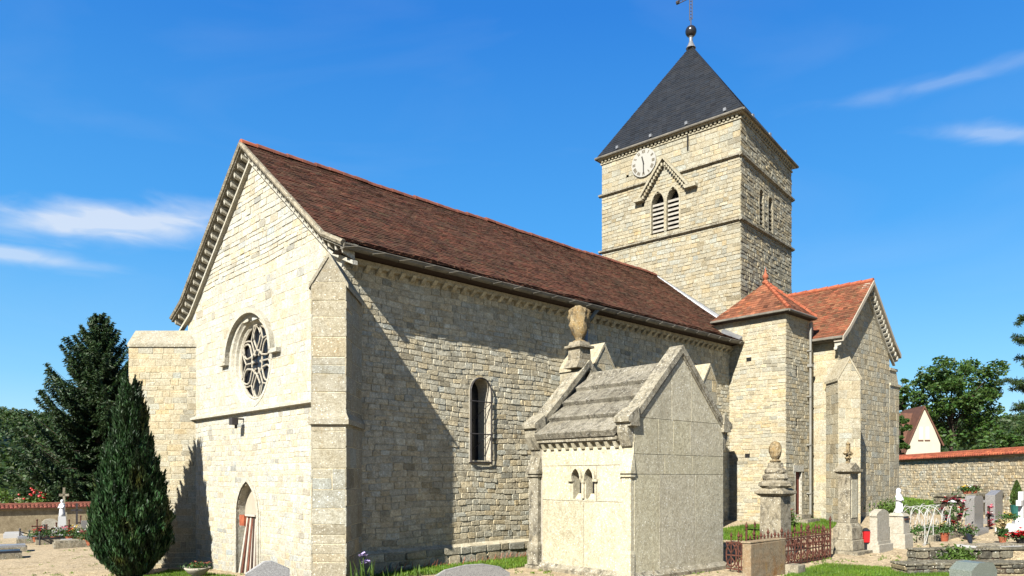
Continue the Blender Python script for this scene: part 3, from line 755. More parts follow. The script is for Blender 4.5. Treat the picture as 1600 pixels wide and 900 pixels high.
b.hexa([(-.40, -.1, 3.22), (.40, -.1, 3.22), (.40, 1.52, 3.22), (-.40, 1.52, 3.22)], [(-.335, -.1, 3.36), (.335, -.1, 3.36), (.335, 1.455, 3.36), (-.335, 1.455, 3.36)])
b.build('drip_course', M['buttress'], church)
butt('corner_buttress', cl2(-8.6, 22.0), *(cos(pi - TH), sin(pi - TH)), .86, 2.62, -1.2, 6.02, 6.42, mat='transept', ch=(.13, .22), ln=(.22, .5), var=.05, cap='buttress')
butt('nave_buttress', (7.55, 0), 0, -1, .80, 1.22, -.2, 5.08, 5.62, mat='transept', cap='transept', mort='facade_mortar', label='nave buttress with gabled cap above the tomb chapel urn')
butt('nave_buttress', (12.75, 0), 0, -1, .80, 1.22, -.2, 5.08, 5.62, mat='transept', cap='transept', mort='facade_mortar')
# blue downpipe
MB().tube([(8.15, -.5, 6.76), (8.15, -.3, 6.6), (8.15, -.09, 6.45), (8.15, -.09, 4.6)], .05, 8).build('downpipe', M['bluepipe'], church)
# small bracket lamp under the string course
b = MB(); b.box(FN - .3, FN, 4.93, 4.98, 3.58, 3.62); b.box(FN - .36, FN - .2, 4.85, 5.05, 3.44, 3.62); b.box(FN - .24, FN - .2, 4.91, 4.99, 3.35, 3.46); b.build('bracket_lamp', M['iron'], church)
# --- turret
w = Wall(church, 'turret_wall', 'transept', 'facade_mortar', cw)
N0, N1, S0 = 16.05, 17.62, -2.1
hs_ = lambda *r: (lambda z: next(((a, b) for a, b, c, d in r if c < z < d), None))
w.panel(am(N0, 0, 0, 1, -1, 0), cut(seg((S0, .6)), hs_((-.85, -.66, 6.06, 6.34), (-.80, -.61, 2.75, 2.96))), .2, 7.62, (.10, .16), (.18, .42), .013, .011, .006, .22, .05, .007, quoin=(.5, .28), wob=.012)
w.panel(am(0, S0, 1, 0, 0, -1), cut(seg((N0, N1 + .5)), hs_((16.73, 17.2, .3, 2.28), (16.78, 16.9, 3.8, 4.1), (16.78, 16.9, 5.55, 5.9))), .2, 7.62, (.10, .16), (.18, .42), .015, .011, .006, .22, .06, .007, quoin=(.45, .25), wob=.012)
w.panel(am(N1 + .5, 0, 0, 1, 1, 0), seg((S0, 0)), .2, 7.62, (.15, .2), (.3, .5), .02)
w.finish()
b = MB()
for (a0, a1, z0, z1) in ((-.85, -.66, 6.06, 6.34), (-.80, -.61, 2.75, 2.96)): b.box(N0 + .01, N0 + .25, a0 - .02, a1 + .02, z0 - .02, z1 + .02)
for (a0, a1, z0, z1) in ((16.78, 16.9, 3.8, 4.1), (16.78, 16.9, 5.55, 5.9)): b.box(a0 - .02, a1 + .02, S0 + .01, S0 + .25, z0 - .02, z1 + .02)
b.build('slit_window', M['dark'], church)
d = MB(); d.box(16.73, 17.2, S0 + .10, S0 + .15, .8, 2.28); dr = d.build('door', M['door'], church)
for k in range(4): MB().box(16.74 + k * .115, 16.845 + k * .115, S0 + .075, S0 + .102, .82, 2.27, R.uniform(.8, 1.1)).build('plank', M['door'], dr)
d = MB()
for x0, x1, z0, z1 in ((16.70, 16.73, .8, 2.3), (17.2, 17.23, .8, 2.3)): d.box(x0, x1, S0 - .025, S0 + .24, z0, z1)
d.box(16.6, 17.35, S0 - .03, S0 + .24, 2.28, 2.5); d.build('door_surround', M['facade'], church)
d = MB(); d.box(16.5, 17.45, S0 - .55, S0 - .02, .3, .66); d.box(16.6, 17.3, S0 - .3, S0 - .02, .66, .81); d.build('doorstep', M['tomb'], church)
# turret roof: four hipped slopes of tiles
def hip(root, name, corners, apex, tile, mat, org, var, limit_z=None, cast=None, nodetail=(), under='wood_dark'):
    slabs = []; out = []
    for k in range(4):
        A = Vector(corners[k]); B = Vector(corners[(k + 1) % 4]); T = Vector(apex)
        Ld = (B - A).normalized(); base = (B - A).length; nrm = (B - A).cross(T - A).normalized()
        if nrm.z < 0: nrm = -nrm
        up = nrm.cross(Ld); 
        if up.z < 0: up = -up
        hgt = (T - A).dot(up); xt = (T - A).dot(Ld)
        s_ = MB(org).add([A, B, T], [(0, 1, 2)]); par = s_.build(name, M[mat if k in nodetail else under], root)
        if k in nodetail: continue
        def pt(x, y, h):
            q = 0
            if cast: q = cast * max(0, 1 - y / (hgt * .16)) ** 2          # bell cast
            return tuple(A + Ld * x + up * y + nrm * (h + q))
        y = 0; r = 0; pcs = MB(org)
        while y < hgt - .03:
            y1 = min(y + tile[1] * 1.2, hgt); 
            l0, r0 = xt * y / hgt, base - (base - xt) * y / hgt; l1, r1 = xt * y1 / hgt, base - (base - xt) * y1 / hgt
            x = l0 - (r % 2) * tile[0] / 2
            while x < r0:
                a0, a1 = max(x, l0) , min(x + tile[0], r0); x += tile[0]
                if a1 - a0 < .02: continue
                b0, b1 = min(max(a0, l1), r1), max(min(a1, r1), l1)
                a0 += .003; a1 -= .003; h = .014 + R.uniform(-.004, .006); tb = max(.5, 1 + R.gauss(0, var)); hu = R.gauss(0, .05)
                if R.random() < .05: tb *= .65
                pcs.add([pt(a0, y, h), pt(a1, y, h), pt(b1, y1, .003), pt(b0, y1, .003), pt(a0, y, 0), pt(a1, y, 0), pt(b1, y1, 0), pt(b0, y1, 0)],
                        [(0, 1, 2, 3), (4, 5, 1, 0), (5, 6, 2, 1), (7, 4, 0, 3)], (tb * (1 + hu), tb, tb * (1 - hu)))
            y += tile[1]; r += 1
        pcs.build('roof_tiles' if 'tile' in mat else 'slates', M[mat], par, kind='stuff')
e = .24
tc_ = [(N0 - e, S0 - e, 7.70), (N1 + e, S0 - e, 7.70), (N1 + e, .6, 7.70), (N0 - e, .6, 7.70)]
hip(church, 'turret_roof', tc_, (16.87, -.95, 9.0), (.17, .12), 'tile_orange', ident, .25)
b = MB(); b.box(N0 - e + .02, N1 + e - .02, S0 - e + .02, .6, 7.60, 7.69); b.build('turret_eaves', M['wood_dark'], church)
b = MB()
for p, q in ((tc_[0], tc_[1]), (tc_[0], tc_[3]), (tc_[1], tc_[2])): b.tube([(p[0], p[1], 7.66), (q[0], q[1], 7.66)], .05, 7)
b.build('gutter', M['gutter'], church)
for k in (0, 1):
    b = MB(); A = Vector(tc_[k]); T = Vector((16.87, -.95, 9.0))
    for i in range(9): b.tube([A.lerp(T, i / 9) + Vector((0, 0, .03)), A.lerp(T, (i + 1.1) / 9) + Vector((0, 0, .015))], [.075, .06], 7)
    b.build('hip_tiles', M['clay_red'], church)
MB().lathe(16.87, -.95, [(.11, 8.97), (.13, 9.02), (.05, 9.1), (.10, 9.18), (.11, 9.24), (.05, 9.32), (.03, 9.42), (.005, 9.55)], 10).build('finial', M['terracotta'], church)
b = MB(); b.tube([(17.66, S0 - .12, 7.5), (17.66, S0 - .12, .75)], .042, 8)
for z in (1.5, 3.2, 4.9, 6.5): b.box(17.59, 17.73, S0 - .16, S0, z, z + .04)
b.box(17.58, 17.74, S0 - .2, S0 - .04, 5.95, 6.05); b.build('downpipe', M['pipe'], church)
# --- transept
TN0, TN1, TS, TRZ, TEZ = 18.2, 23.0, -2.95, 9.32, 6.95
w = Wall(church, 'transept_wall', 'transept', 'facade_mortar', cw)
w.panel(am(TN0, 0, 0, 1, -1, 0), seg((TS, 0)), .2, TEZ, (.22, .32), (.35, .6), .008, .009, .004, .1, .045, .003)
TM = (TN0 + TN1) / 2
def tg(z):
    h = (TRZ - .12 - z) * (TN1 - TN0) / 2 / (TRZ - .12 - TEZ); return [(max(TN0, TM - h), min(TN1, TM + h))]
w.panel(am(0, TS, 1, 0, 0, -1), tg, .2, 9.1, (.15, .24), (.25, .5), .011, .010, .005, .2, .06, .005, wob=.012)
w.bk.add([(TN1, TS, 0), (TN1, 2, 0), (TN1, 2, TEZ), (TN1, TS, TEZ)], [(0, 1, 2, 3)])
w.finish()
ts = lambda n, w_, z: (w_, n, z)          # tiles run along w: swap
prof = [(TN0 - .32, TEZ - .02), (TN0 + .25, TEZ + .42), (TM, TRZ)]
sl2, pc2 = tiled(church, 'transept_roof', prof, TS - .3, 1.6, ts, (.17, .125), 'tile_orange', .18)
emit(pc2, None, 0, 'roof_tile', 'roof_tiles')
b = MB(); b.add([(TN1 + .32, TS - .3, TEZ - .02), (TN1 + .32, 1.6, TEZ - .02), (TM, 1.6, TRZ), (TM, TS - .3, TRZ)], [(0, 1, 2, 3)]); b.build('roof_slope', M['tile_orange'], church)
for i in range(9): MB().tube([(TM, TS - .3 + i * .42, TRZ + .0), (TM, TS - .3 + (i + 1.05) * .42, TRZ - .01)], [.11, .095], 8).build('ridge_tile', M['clay_red'], church)
vp = [(TN0 - .34, TEZ - .04), (TN0 + .25, TEZ + .40), (TM, TRZ + .0), (TN1 - .25, TEZ + .40), (TN1 + .36, TEZ - .04)]
b = MB()
for (a, za), (c, zc) in zip(vp, vp[1:]):
    b.hexa([(a, TS - .33, za - .15), (c, TS - .33, zc - .15), (c, TS + .0, zc - .15), (a, TS + .0, za - .15)], [(a, TS - .33, za + .01), (c, TS - .33, zc + .01), (c, TS, zc + .01), (a, TS, za + .01)])
b.build('verge_band', M['plaster'], church)
b = MB()
for (a, za), (c, zc) in zip(vp, vp[1:]):
    b.hexa([(a, TS - .10, za - .42), (c, TS - .10, zc - .42), (c, TS + .0, zc - .42), (a, TS + .0, za - .42)], [(a, TS - .10, za - .35), (c, TS - .10, zc - .35), (c, TS, zc - .35), (a, TS, za - .35)])
b.build('rake_moulding', M['facade'], church)
def vc2(a, z, da, dz):
    h = .05; MB().hexa([(a - da * h, TS - .22, z - dz * h - .3), (a + da * h, TS - .22, z + dz * h - .3), (a + da * h, TS, z + dz * h - .36), (a - da * h, TS, z - dz * h - .36)],
           [(a - da * h, TS - .25, z - dz * h - .15), (a + da * h, TS - .25, z + dz * h - .15), (a + da * h, TS, z + dz * h - .15), (a - da * h, TS, z - dz * h - .15)], R.uniform(.9, 1.1)).build('corbel', M['facade'], church)
along(vp, .22, vc2)
b = MB(); b.tube([(TN0 - .37, TS - .3, TEZ - .06), (TN0 - .37, 0, TEZ - .06)], .06, 7); b.box(TN0 - .3, TN0, TS, 0, TEZ - .14, TEZ - .05); b.build('gutter', M['gutter'], church)
butt('transept_buttress', (TN0 + .02, TS + .05), cos(-pi / 2 - TH), sin(-pi / 2 - TH), .74, .95, .2, 5.48, 6.1, mat='transept', cap='transept', ch=(.25, .36), ln=(.3, .5))
butt('transept_buttress', (TN1, TS + .42), 1, 0, .86, 1.0, .2, 5.7, 5.7, mat='transept', gabled=False, ch=(.25, .36), ln=(.3, .6))
b = MB(); b.hexa([(TN1, TS - .06, 5.70), (TN1 + 1.08, TS - .06, 5.70), (TN1 + 1.08, TS + .9, 5.70), (TN1, TS + .9, 5.70)], [(TN1, TS - .06, 5.8), (TN1 + 1.08, TS - .06, 5.8), (TN1 + 1.08, TS + .9, 5.8), (TN1, TS + .9, 5.8)])
b.hexa([(TN1, TS - .0, 5.8), (TN1 + 1.0, TS - .0, 5.8), (TN1 + 1.0, TS + .84, 5.8), (TN1, TS + .84, 5.8)], [(TN1, TS - .0, 6.3), (TN1 + .75, TS - .0, 6.3), (TN1 + .75, TS + .84, 6.3), (TN1, TS + .84, 6.3)])
b.hexa([(TN1, TS - .04, 6.3), (TN1 + .8, TS - .04, 6.3), (TN1 + .8, TS + .88, 6.3), (TN1, TS + .88, 6.3)], [(TN1, TS - .04, 6.4), (TN1 + .8, TS - .04, 6.4), (TN1 + .8, TS + .88, 6.4), (TN1, TS + .88, 6.4)])
b.build('coping', M['transept'], church)
# --- tower
TWd, TDp = 6.2, 4.98
w = Wall(church, 'tower_wall', 'tower', 'tower_mortar', cw)
mTW = comp(am(0, 0, 0, 1, -1, 0)); mTS = comp(am(0, 0, 1, 0, 0, -1))
L1 = parch(3.2, 3.77, 11.95, 13.1, 13.6); L2 = parch(2.53, 3.08, 11.95, 13.1, 13.62)
fT = cut(cut(seg((0, TWd)), L1), L2)
holes = hs_((4.86, 4.98, 14.55, 14.68), (2.72, 2.84, 14.63, 14.76), (5.2, 5.33, 11.55, 11.68), (4.12, 4.22, 13.2, 13.34))
w.panel(mTW, seg((0, TWd)), 5.0, 11.62, (.12, .19), (.17, .38), .016, .012, .007, .25, .06, .008, quoin=(.55, .32), wob=.014, tilt=.01)
w.panel(mTW, cut(fT, holes), 11.78, 14.02, (.12, .18), (.17, .36), .016, .012, .007, .25, .07, .008, quoin=(.5, .3), wob=.014, tilt=.01)
w.panel(mTW, cut(seg((0, TWd)), holes), 14.16, 15.42, (.18, .26), (.3, .5), .013, .010, .006, .18, .06, .006, quoin=(.5, .3), wob=.01)
w.panel(mTW, seg((2.4, 3.9)), 14.02, 14.16, (.14, .14), (.2, .4), .014, .011, .006, .2, .06, .006)
S1 = rarch(1.68, 2.08, 11.85, 13.2); S2 = rarch(2.55, 2.97, 11.85, 13.18)
dz_ = lambda z: z
def tilt(m): return lambda a, z, d: m(a, z - (a / TDp) * .32 * max(0, min(1, (z - 11.8) / 2.3)) - (a / TDp) * .16 * max(0, min(1, (z - 14.1) / 1.3)), d)
mTS2 = tilt(mTS)
w.panel(mTS2, seg((0, TDp)), 5.0, 11.62, (.11, .17), (.16, .36), .022, .013, .008, .27, .08, .013, quoin=(.55, .32), wob=.014, tilt=.014)
w.panel(mTS2, cut(cut(seg((0, TDp)), S1), S2), 11.78, 14.02, (.11, .17), (.16, .36), .022, .013, .008, .27, .08, .013, quoin=(.5, .3), wob=.012, tilt=.012)
w.panel(mTS2, seg((0, TDp)), 14.16, 15.42, (.11, .17), (.16, .36), .022, .013, .008, .27, .08, .013, quoin=(.5, .3), wob=.012, tilt=.012)
for P_, Q_, zt in (((TDp, 0), (TDp, TWd), 15.0), ((TDp, TWd), (0, TWd), 15.4)):
    w.bk.add([tl(*P_, 5), tl(*Q_, 5), tl(*Q_, zt), tl(*P_, 14.96 if P_[1] == 0 else 15.4)], [(0, 1, 2, 3)])
w.finish()
b = MB()
for hxx in ((4.86, 4.98, 14.55, 14.68), (2.72, 2.84, 14.63, 14.76), (5.2, 5.33, 11.55, 11.68), (4.12, 4.22, 13.2, 13.34)):
    b.add([mTW(hxx[0] - .02, hxx[2] - .02, -.01 if hxx[2] < 11.6 else -.12), mTW(hxx[1] + .02, hxx[2] - .02, -.12), mTW(hxx[1] + .02, hxx[3] + .02, -.12), mTW(hxx[0] - .02, hxx[3] + .02, -.12)], [(0, 1, 2, 3)])
b.hexa([mTW(2.115, 14.86, 0), mTW(2.165, 14.86, 0), mTW(2.165, 14.86, .06), mTW(2.115, 14.86, .06)], [mTW(2.115, 15.5, 0), mTW(2.165, 15.5, 0), mTW(2.165, 15.5, .06), mTW(2.115, 15.5, .06)])
b.build('putlog_hole', M['dark'], church)
def string(name, zW, zS, pj=.12, hh=.14, gap=None):  # dark trim stone carries the shade of the tower courses in its colour
    b = MB(); m = mTW
    def run(m, a0, a1, z0, z1):
        b.hexa([m(a0, z0, 0), m(a1, z1, 0), m(a1, z1 + hh * .35, pj), m(a0, z0 + hh * .35, pj)], [m(a0, z0 + hh, 0), m(a1, z1 + hh, 0), m(a1, z1 + hh * .8, pj), m(a0, z0 + hh * .8, pj)])
    if gap: run(m, -pj, gap[0], zW, zW); b.build(name, M['chapel_trim'], church); b = MB(); run(m, gap[1], TWd + pj, zW, zW)
    else: run(m, -pj, TWd + pj, zW, zW)
    b.build(name, M['chapel_trim'], church); b = MB()
    run(mTS, -pj + .003, TDp + pj, zW, zS)
    b.build(name, M['chapel_trim'], church)
string('string_course', 11.62, 11.62); string('string_course', 14.02, 13.72, gap=(2.45, 3.85))
# belfry openings
def belfry(name, holes_, m, ztops, deep, nl, sill, lm='louvre'):
    for h, zt in zip(holes_, ztops):
        z0 = sill; a0, a1 = h(z0 + .1); pth = outline(h, z0, zt, 12); b = MB()
        reveal(b, pth, m, .02, -deep); moulding(b, pth, m, .07, .0, .03)
        b.add([m(a0, z0, .05), m(a1, z0, .05), m(a1, z0 + .02, -deep), m(a0, z0 + .02, -deep)], [(0, 1, 2, 3)])
        o = b.build(name, M['tower'], church)
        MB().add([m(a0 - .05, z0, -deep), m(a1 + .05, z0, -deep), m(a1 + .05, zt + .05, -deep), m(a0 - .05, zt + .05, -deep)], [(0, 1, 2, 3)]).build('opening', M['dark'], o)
        for k in range(nl):
            z = z0 + .06 + k * (zt - z0 - .42) / nl; pj = -.06 if deep > .2 else -.02
            MB().hexa([m(a0 + .01, z - .02, pj), m(a1 - .01, z - .02, pj), m(a1 - .01, z + .10, -deep + (.06 if deep > .2 else .02)), m(a0 + .01, z + .10, -deep + (.06 if deep > .2 else .02))],
                      [m(a0 + .01, z + .07, pj), m(a1 - .01, z + .07, pj), m(a1 - .01, z + .13, -deep + (.06 if deep > .2 else .02)), m(a0 + .01, z + .13, -deep + (.06 if deep > .2 else .02))], R.uniform(.9, 1.1)).build('louvre', M[lm], o)
belfry('belfry_window', (L1, L2), mTW, (13.6, 13.62), .34, 7, 11.95)
belfry('belfry_window', (S1, S2), mTS2, (13.4, 13.39), .13, 6, 11.85, 'tomb')
# gablet over the twin lancets
b = MB()
for p, q in (((4.22, 13.42), (3.16, 14.78)), ((3.16, 14.78), (2.08, 13.42))):
    L = sqrt((q[0] - p[0]) ** 2 + (q[1] - p[1]) ** 2); nx_, nz = -(q[1] - p[1]) / L, (q[0] - p[0]) / L
    if nz < 0: nx_, nz = -nx_, -nz
    b.prism([p, q, (q[0] + nx_ * .09, q[1] + nz * .09), (p[0] + nx_ * .09, p[1] + nz * .09)], mTW, 1, 0, .24)
b.prism([(4.5, 13.34), (4.5, 13.46), (4.1, 13.46), (4.1, 13.34)], mTW, 1, 0, .24); b.prism([(2.2, 13.34), (2.2, 13.46), (1.72, 13.46), (1.72, 13.34)], mTW, 1, 0, .24)
gb = b.build('gablet_hood', M['tower'], church)
for p, q in (((4.12, 13.45), (3.18, 14.66)), ((3.12, 14.66), (2.18, 13.45))):
    for i in range(11):
        t_ = (i + .5) / 11; a, z = p[0] + (q[0] - p[0]) * t_, p[1] + (q[1] - p[1]) * t_
        MB().prism([(a - .035, z - .10), (a + .035, z - .10), (a + .035, z + .02), (a - .035, z + .02)], mTW, R.uniform(.85, 1.1), 0, .19).build('dentil', M['tower'], gb)
# cornice and dentils under the spire
zc = {(0, 0): 15.42, (TDp, 0): 14.94, (TDp, TWd): 15.42, (0, TWd): 15.42}
def ring(o, dz, key=((0, 0), (TDp, 0), (TDp, TWd), (0, TWd))):
    out = []
    for a, c in key: out.append(tl(a + (o if a else -o), c + (o if c else -o), zc[(a, c)] + dz))
    return out
b = MB()
for o0, z0, o1, z1 in ((.05, 0, .05, .07), (.11, .17, .17, .24)): b.hexa(ring(o0, z0), ring(o1, z1))
b.build('tower_cornice', M['tower'], church)
for i in range(36):
    a = .06 + i * .172; MB().hexa([mTW(a, 15.47, 0), mTW(a + .085, 15.47, 0), mTW(a + .085, 15.49, .10), mTW(a, 15.49, .10)], [mTW(a, 15.60, 0), mTW(a + .085, 15.60, 0), mTW(a + .085, 15.60, .125), mTW(a, 15.60, .125)], R.uniform(.9, 1.1)).build('dentil', M['tower'], church)
for i in range(25):
    a = .1 + i * .195; q = -(a / TDp) * .48; MB().hexa([mTS(a, 15.47 + q, 0), mTS(a + .1, 15.47 + q, 0), mTS(a + .1, 15.49 + q, .10), mTS(a, 15.49 + q, .10)], [mTS(a, 15.60 + q, 0), mTS(a + .1, 15.60 + q, 0), mTS(a + .1, 15.60 + q, .125), mTS(a, 15.60 + q, .125)], .9).build('dentil', M['tower'], church)
b = MB(); rr = ring(.21, .25)
for i in range(4): b.tube([rr[i], rr[(i + 1) % 4]], .05, 7)
b.build('gutter', M['gutter'], church)
rc = ring(.19, .27)
hip(church, 'spire_roof', [rc[0], rc[1], rc[2], rc[3]], tl(2.38, 3.28, 20.45), (.22, .13), 'slate', ident, .07, nodetail=(1, 2), under='slate')
b = MB()
for i in (0, 1):
    A = Vector(rc[i]); T = Vector(tl(2.38, 3.28, 20.45)); b.tube([A, T], [.035, .03], 6)
b.build('spire_hip', M['slate'], church)
for f_, m_ in ((0, 1), (0, 2), (0, 3), (0, 4), (1, 1), (1, 2), (1, 3)):        # snow hooks
    A, B = (Vector(rc[3]), Vector(rc[0])) if f_ == 0 else (Vector(rc[0]), Vector(rc[1])); p = A.lerp(B, (m_ - .4) / (4 if f_ == 0 else 3.2)); q = Vector(tl(2.38, 3.28, 20.45)) - p; p = p + q * .03
    MB().box(p.x - .06, p.x + .06, p.y - .06, p.y + .06, p.z, p.z + .12).build('roof_hook', M['zinc'], church)
ax_, ay_, _ = tl(2.38, 3.28, 0)
txf = lambda x, y, z: (x, y, tz(z))
MB(txf).lathe(ax_, ay_, [(.22, 20.33), (.13, 20.5), (.08, 20.62), (.08, 20.78), (.12, 20.84)], 12).build('spire_cap', M['zinc'], church)
MB(txf).lathe(ax_, ay_, [(.02, 20.80)] + [(.245 * sin(a), 21.05 - .245 * cos(a)) for a in np.linspace(.15, pi - .15, 12)] + [(.02, 21.3)], 20).build('spire_ball', M['black'], church, smooth=True)
b = MB(); ux_, uy_ = tl(0, 1, 0)[0] - tl(0, 0, 0)[0], tl(0, 1, 0)[1] - tl(0, 0, 0)[1]
cx_ = lambda a, z: (ax_ + ux_ * a, ay_ + uy_ * a, tz(z))
b.tube([cx_(0, 21.25), cx_(0, 21.6)], .022, 6)
for s_ in (-.055, .055): b.tube([cx_(s_, 21.55), cx_(s_, 23.6)], .022, 5)
for k in range(14): b.tube([cx_(-.055, 21.6 + k * .14), cx_(.055, 21.67 + k * .14)], .014, 4)
for s_ in (-.055, .055): b.tube([cx_(-.62, 22.55 + s_), cx_(.62, 22.55 + s_)], .022, 5)
for k in range(8): b.tube([cx_(-.6 + k * .16, 22.5), cx_(-.52 + k * .16, 22.6)], .014, 4)
for a, z in ((-.62, 22.55), (.62, 22.55), (0, 23.6)): b.tube([cx_(a - .06, z), cx_(a + .06, z)], .08, 8)
b.build('spire_cross', M['iron'], church)
# clock
ck = MB(); cc, cz, cr = 4.11, 14.92, .57
pts = [(cc + cr * cos(q), cz + cr * sin(q)) for q in np.linspace(0, 2 * pi, 41)[:-1]]
ck.prism(pts, mTW, 1, .02, .075); co_ = ck.build('clock_face', M['clock'], church)
b = MB()
mC = lambda x, y, d: mTW(cc - x, cz + y, d)        # x to the right on the dial
def stroke(bb, x0, y0, x1, y1, wd, d0=.075, d1=.082):
    L = sqrt((x1 - x0) ** 2 + (y1 - y0) ** 2); nx_, ny_ = -(y1 - y0) / L * wd / 2, (x1 - x0) / L * wd / 2
    bb.prism([(x0 - nx_, y0 - ny_), (x1 - nx_, y1 - ny_), (x1 + nx_, y1 + ny_), (x0 + nx_, y0 + ny_)], mC, 1, d0, d1)
NUM = ['XII', 'I', 'II', 'III', 'IIII', 'V', 'VI', 'VII', 'VIII', 'IX', 'X', 'XI']
for k, s_ in enumerate(NUM):
    th = k * pi / 6; wds = {'I': .042, 'V': .075, 'X': .075}; tot = sum(wds[c] for c in s_); x = -tot / 2; nb_ = MB()
    rot = lambda x, y: (x * cos(th) + y * sin(th), -x * sin(th) + y * cos(th))
    def st(xa, ya, xb, yb, wd): a_ = rot(xa, ya); b_ = rot(xb, yb); stroke(nb_, *a_, *b_, wd)
    y0, y1 = cr - .18, cr - .055
    for c in s_:
        if c == 'I': st(x + .021, y0, x + .021, y1, .026)
        if c == 'V': st(x + .037, y0, x + .008, y1, .026); st(x + .037, y0, x + .066, y1, .016)
        if c == 'X': st(x + .008, y1, x + .066, y0, .026); st(x + .008, y0, x + .066, y1, .016)
        x += wds[c]
    nb_.build('numeral', M['roman'], co_)
for ang, ln_, wd in ((-.26, .27, .05), (pi - .02, .44, .038)):
    h = MB(); stroke(h, -sin(ang) * .07, -cos(ang) * .07, sin(ang) * ln_, cos(ang) * ln_, wd, .09, .10); h.build('clock_hand', M['ink'], co_)
# lead flashings where roof meets tower and turret
b = MB(); b.hexa([(17.7, RW + .1, RZ + .12), (18.0, RW + .1, RZ + .12), (18.1, .2, 7.24), (17.98, .2, 7.24)], [(17.75, RW + .1, RZ + .24), (18.0, RW + .1, RZ + .24), (18.12, .2, 7.40), (18.0, .2, 7.40)])
b.hexa([(15.85, .2, 7.25), (16.04, .2, 7.25), (16.04, -.52, 6.9), (15.85, -.52, 6.9)], [(15.85, .2, 7.34), (16.04, .2, 7.42), (16.04, -.52, 7.05), (15.85, -.52, 6.95)])
b.build('flashing', M['zinc'], church)
flush_pieces(300)
# ------------------------------------------------------------------ tomb chapel in front of the nave
CA = radians(41.5)
chap = thing('tomb_chapel', 'lichen spotted stone tomb chapel with slab roof and draped urn before the nave', 'tomb chapel', (2.438, 14.76, 0), CA)
A0, A1, B1 = 0., 3.2, 2.9
mSide = am(0, 0, 0, 1, -1, 0); mGab = am(0, 0, 1, 0, 0, -1)
b = MB()
def gab(z):
    h = min(1.6, (4.85 - z) * 1.03); return [(1.6 - h, 1.6 + h)]
lan = [parch(1.42, 1.66, 1.62, 2.08, 2.28), parch(1.04, 1.28, 1.62, 2.08, 2.28)]
def strips(b, m, f, z0, z1, dz, d=0):
    n = max(1, int((z1 - z0) / dz)); dz = (z1 - z0) / n
    for i in range(n):
        za, zb = z0 + i * dz, z0 + (i + 1) * dz; A = f(za + .0005); B = f(zb - .0005)
        if len(A) != len(B): A = B = f((za + zb) / 2)
        for (a0, a1), (b0, b1) in zip(A, B): b.add([m(a0, za, d), m(a1, za, d), m(b1, zb, d), m(b0, zb, d)], [(0, 1, 2, 3)])
strips(b, mGab, gab, 0, 4.84, .2); strips(b, mSide, cut(cut(seg((0, B1)), lan[0]), lan[1]), 0, 3.1, .04)
b.add([(A1, 0, 0), (A1, B1, 0), (A1, B1, 3.2), (A1, 0, 3.2)], [(0, 1, 2, 3)]); b.add([(0, B1, 0), (A1, B1, 0), (A1, B1, 3.2), (1.6, B1, 4.84), (0, B1, 3.2)], [(0, 1, 2, 3, 4)])
cwall = b.build('chapel_wall', M['white_stone'], chap)
def block(m, a0, a1, z0, z1, d=.014, mat='chapel', poly=None, t=None):
    g = .005; ol = poly or [(a0 + g, z0 + g), (a1 - g, z0 + g), (a1 - g, z1 - g), (a0 + g, z1 - g)]
    vs, fs = stone_piece(ol, m, d, .004, 0, .001); q = t or R.uniform(.93, 1.06)
    MB().add(vs, fs, (q, q, q * R.uniform(.95, 1.02))).build('ashlar_block', M[mat], cwall)
for z0, z1, cs in ((.16, 2.15, (0, .82, 2.1, 3.2)), (2.15, 2.56, (0, 1.0, 2.0, 3.2)), (2.56, 3.3, (0, .78, 1.3, 1.9, 3.2))):
    for a, c in zip(cs, cs[1:]): block(mGab, a, c, z0, z1)
block(mGab, 0, 0, 0, 0, poly=[(.1, 3.305), (1.24, 3.305), (1.24, 4.48), (1.2, 4.44)]); block(mGab, 0, 0, 0, 0, poly=[(1.25, 3.305), (1.95, 3.305), (1.95, 4.48), (1.6, 4.8), (1.25, 4.48)])
block(mGab, 0, 0, 0, 0, poly=[(1.96, 3.305), (3.1, 3.305), (2.0, 4.44), (1.96, 4.46)])
for z0, z1, cs in ((.16, 1.58, (.25, 1.35, 2.62)), (2.34, 2.92, (.25, 1.35, 2.62))):
    for a, c in zip(cs, cs[1:]): block(mSide, a, c, z0, z1)
block(mSide, .25, .98, 1.58, 2.34); block(mSide, 1.74, 2.62, 1.58, 2.34)
fl = MB(); strips(fl, mSide, cut(cut(seg((.985, 1.735)), lan[0]), lan[1]), 1.585, 2.335, .02, .0135); fl.build('lancet_block', M['chapel'], cwall)
for h in lan:
    pth = outline(h, 1.62, 2.28, 10); lw = MB(); reveal(lw, pth, mSide, .014, -.22); lw.add([mSide(pth[0][0], 1.56, .02), mSide(pth[-1][0], 1.56, .02), mSide(pth[-1][0], 1.74, -.16), mSide(pth[0][0], 1.74, -.16)], [(0, 1, 2, 3)])
    top = [p for p in pth if p[1] > 2.0]; moulding(lw, top, mSide, .045, 0, .075)
    o = lw.build('lancet_window', M['chapel'], chap)
    MB().add([mSide(pth[0][0] - .02, 1.6, -.2), mSide(pth[-1][0] + .02, 1.6, -.2), mSide(pth[-1][0] + .02, 2.3, -.2), mSide(pth[0][0] - .02, 2.3, -.2)], [(0, 1, 2, 3)]).build('pane', M['glass'], o)
b = MB()
for a0, a1 in ((.93, 1.05), (1.65, 1.78)): b.prism([(a0, 2.0), (a1, 2.0), (a1, 2.05), (a0, 2.05)], mSide, 1, 0, .075)
b.build('label_stop', M['chapel'], chap)
MB().lathe(-.03, 1.35, [(.035, 1.64), (.035, 1.95), (.055, 1.98), (.07, 2.06)], 8).build('colonnette', M['chapel'], chap)
b = MB(); b.box(-.12, A1 + .12, -.12, B1 + .2, -.4, .08); b.build('plinth', M['tomb'], chap)
